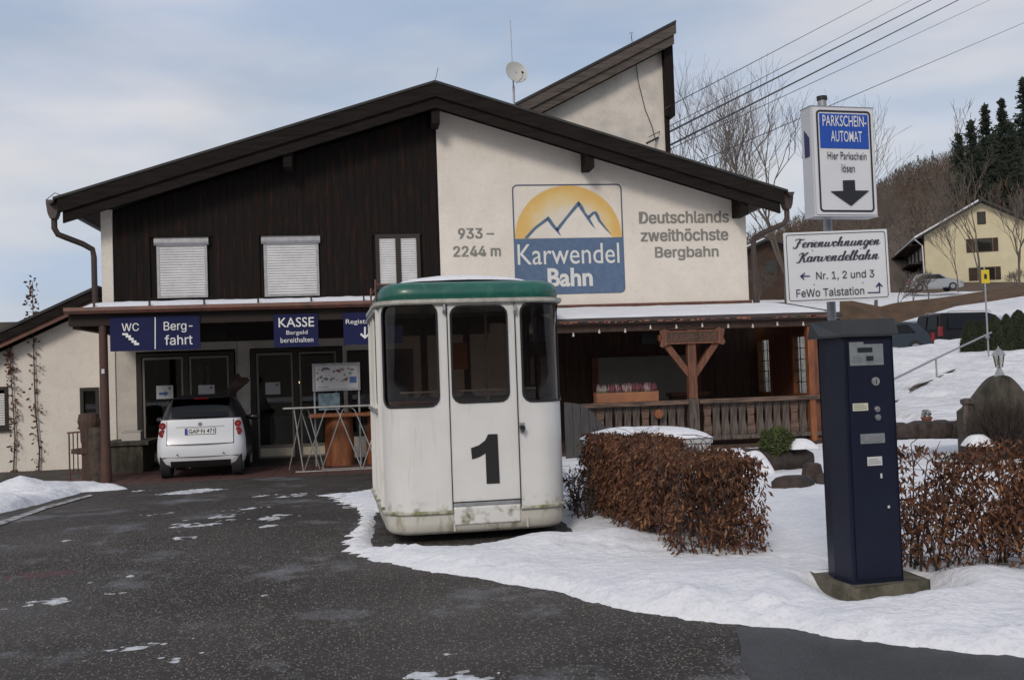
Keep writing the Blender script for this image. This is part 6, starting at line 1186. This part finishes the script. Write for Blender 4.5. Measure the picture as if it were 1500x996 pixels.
for k, (px, dep, y1, h, sd_, lab) in enumerate(((1437, 72, 425, 9.5, 11, 'slender bare tree in front of the yellow house'), (1404, 70, 428, 5.0, 12, 'small bare tree left of the slender one before the yellow house'), (1495, 66, 425, 6.5, 13, 'bare tree at the right edge before the yellow house'))):
    b_ = DP(dep, px, y1); bare_tree('bare_tree', lab, tuple(b_), h, sd_, r0=.10 if h > 6 else .05, depth=5, minr=.016, spread=.42, first=.34)
for k, (px, dep, y1, rx, h, sd_, lab) in enumerate(((1360, 76, 432, 1.3, 2.6, 1, 'brown bare bush left of the silver car'), (1338, 70, 440, 1.5, 3.2, 2, 'brown thicket between direction sign and silver car'), (1490, 80, 424, 1.4, 2.6, 3, 'round brown bush by the yellow house wall at the right edge'), (1316, 66, 445, 1.4, 3.0, 4, 'brown bush just right of the direction sign'), (1112, 58, 440, 1.6, 3.4, 5, 'bare bush against the dark chalet'))):
    b_ = DP(dep, px, y1); o_ = bare_tree('bare_bush', lab, (b_[0], b_[1], b_[2]-.3), h*1.15, 30+k, r0=.05, depth=6, minr=.014, spread=.85, first=.20); o_['category'] = 'bush'
def spruce(label, base, h, seed, w=.20, m='needle'):
    g = np.random.default_rng(seed); t = thing('spruce', label, 'tree', base, 0, None); MB().tube([(0, 0, -2), (0, 0, h)], [h*.014, h*.003], 6).build('trunk', M['bark'], t)
    nb = int(h*20); u = g.random(nb)**.85; z = h*(.06+.93*u); a_ = g.uniform(0, 6.283, nb); L_ = (w*h*(1-u)**.8+.12)*g.uniform(.30, 1.3, nb)*(1+.25*np.sin(u*h*2.4)); k = 12
    v_ = (np.arange(k)+g.random((nb, k)))/k; rr = L_[:, None]*v_; c = np.stack([rr*np.cos(a_)[:, None], rr*np.sin(a_)[:, None], z[:, None]-.42*rr+.30*rr*v_], -1)+g.normal(size=(nb, k, 3))*.09
    out = np.stack([np.cos(a_), np.sin(a_), -.35+0*a_], 1)[:, None, :]*np.ones((1, k, 1)); q = out+g.normal(size=(nb, k, 3))*.45; dn = np.array([0, 0, -1.])+g.normal(size=(nb, k, 3))*.4; sz = .24*(1.1-.4*v_)[..., None]
    V = np.stack([c-q*sz*.5, c+q*sz*1.2, c+dn*sz*.9], 2).reshape(-1, 3); arrmesh('crown', V, np.arange(len(V)).reshape(-1, 3), M[m], t); return t
def hillz(s, d):
    SK = np.interp(s, [-.3, .10, .233, .27, .357, .393, .44, .5, .7, 1.1], [.05, .075, .098, .112, .150, .172, .185, .20, .22, .24]); zt = SK*300+1.55
    u = np.clip((d-85)/(300-85), 0, 1); return 6+(zt-6)*(u**.85)*(1)
SPR = [(1497, 112, 128, 24, 'tallest spruce, cut by the right edge of the view'), (1466, 143, 132, 18, 'spruce just left of the tallest one at the right edge'), (1442, 150, 134, 18, 'pointed spruce above the ridge of the yellow house'), (1421, 176, 130, 15, 'dark spruce left of the pointed one above the house ridge'), (1405, 195, 128, 13, 'low dark spruce at the left end of the spruce group'), (1480, 178, 122, 18, 'broad spruce in front of the tall ones'), (1452, 196, 120, 15, 'dark spruce in the middle of the group behind the house roof'), (1432, 212, 118, 13, 'short dark spruce behind the house roof peak'), (1490, 215, 114, 15, 'short spruce right of the house roof peak'), (1410, 235, 118, 11, 'small dark spruce left behind the house roof'), (1468, 235, 112, 12, 'dark spruce low behind the right roof slope')]
for k, (px, py, dep, h, lab) in enumerate(SPR): tp = DP(dep, px, py); spruce(lab, (tp[0], tp[1], tp[2]-h), h, 40+k, .17)
lt = DP(180, 1388, 186); bare_tree('larch', 'thin bare larch standing out against the sky on the hill line', (lt[0], lt[1], lt[2]-11), 9.8, 77, r0=.16, depth=4, minr=.05, spread=.35, first=.5)
# hill: terrain seen to the right
ns, nd = 90, 60; s_, d_ = np.meshgrid(np.linspace(-.3, 1.1, ns), np.concatenate([np.linspace(85, 300, nd-12), np.linspace(315, 900, 12)]))
Zh = hillz(s_, d_)+4*fbm(s_*d_/22, d_/22, 3)*sstep(90, 140, d_)-np.clip(d_-300, 0, 1e4)*.05; XY = CAM[:2][None, None]+d_[..., None]*F0[:2]+(s_*d_)[..., None]*RR[:2]
v = np.stack([XY[..., 0].ravel(), XY[..., 1].ravel(), Zh.ravel()], 1); i = np.arange(v.shape[0]).reshape(s_.shape)
tag(arrmesh('hill', v, np.stack([i[:-1, :-1].ravel(), i[:-1, 1:].ravel(), i[1:, 1:].ravel(), i[1:, :-1].ravel()], 1), M['brush'], smooth=True), kind='structure')
def woods(name, n_, smin, smax, dmin, dmax, m, hh, seed, cone=False):
    g = np.random.default_rng(seed); s = g.uniform(smin, smax, n_); d = g.uniform(dmin**2, dmax**2, n_)**.5; z = hillz(s, d); P = np.stack([CAM[0]+d*F0[0]+s*d*RR[0], CAM[1]+d*F0[1]+s*d*RR[1], z], 1); h = hh*g.uniform(.6, 1.25, n_); K = 40 if not cone else 130
    tri = []; a_ = g.uniform(0, 6.283, (n_, K)); u = g.random((n_, K)); R_ = (h*.26)[:, None]*(np.sin(np.pi*(.12+.86*u)) if not cone else (1-u)*.8+.03); c = np.stack([R_*np.cos(a_)*.8, R_*np.sin(a_)*.8, h[:, None]*(.15+.85*u)], -1)+P[:, None]
    dirv = g.normal(size=(n_, K, 3))*np.array([.6, .6, .9])+np.array([0, 0, .9 if not cone else -.5]); sz = (h*(.075 if not cone else .040))[:, None, None]; wv_ = g.normal(size=(n_, K, 3))
    V = np.stack([c-dirv*sz*.5, c+dirv*sz, c+wv_*sz*(.14 if not cone else .35)], 2).reshape(-1, 3); tag(arrmesh(name, V, np.arange(len(V)).reshape(-1, 3), m), kind='stuff')
woods('bare_woodland', 6500, -.05, .75, 95, 300, M['brush'], 5, 1); woods('bare_woodland', 900, -.05, .75, 95, 290, mat('russet_wood', (.12, .060, .030), .95), 5, 2); woods('conifer_woodland', 260, .44, .75, 125, 230, M['needle'], 8, 3, True); woods('conifer_woodland', 120, .05, .5, 230, 300, M['needle'], 6, 4, True)
grid('hill', -600, 600, -700, -130, 20, lambda X, Y: 75*sstep(-130, -420, Y)*(.8+.5*fbm(X/160, Y/160, 2))-1, M['brush'])  # unseen hill behind the camera, added to darken reflections in the glass
# ================================================================== CABLES
CB = [((990, 151), (1285, -3), .014, 'thin cable highest of those running from the hall to the right'), ((972, 190), (1340, -2), .012, 'thin cable second from the top'), ((970, 199), (1367, -1), .030, 'upper thick black cable'), ((972, 218), (1407, -1), .030, 'lower thick black cable'), ((975, 222), (1453, -1), .012, 'thin cable just under the lower thick cable'), ((1010, 243), (1502, 33), .014, 'lowest thin cable passing behind the white box sign')]
for (a_, b_, r_, lab) in CB:
    p0_ = DP(27.5, *a_); p1_ = DP(75, *b_); d = p1_-p0_; pts = []
    for k in range(9): u = -.02+1.9*k/8; q_ = p0_+d*u; q_[2] -= 0.0; pts.append(tuple(q_))
    mb = MB(); mb.tube(pts, [r_*(1+.35*k/8) for k in range(9)], 5); tag(mb.build('cable', M['wire']), lab, 'cable', 'cables from the cable hall')
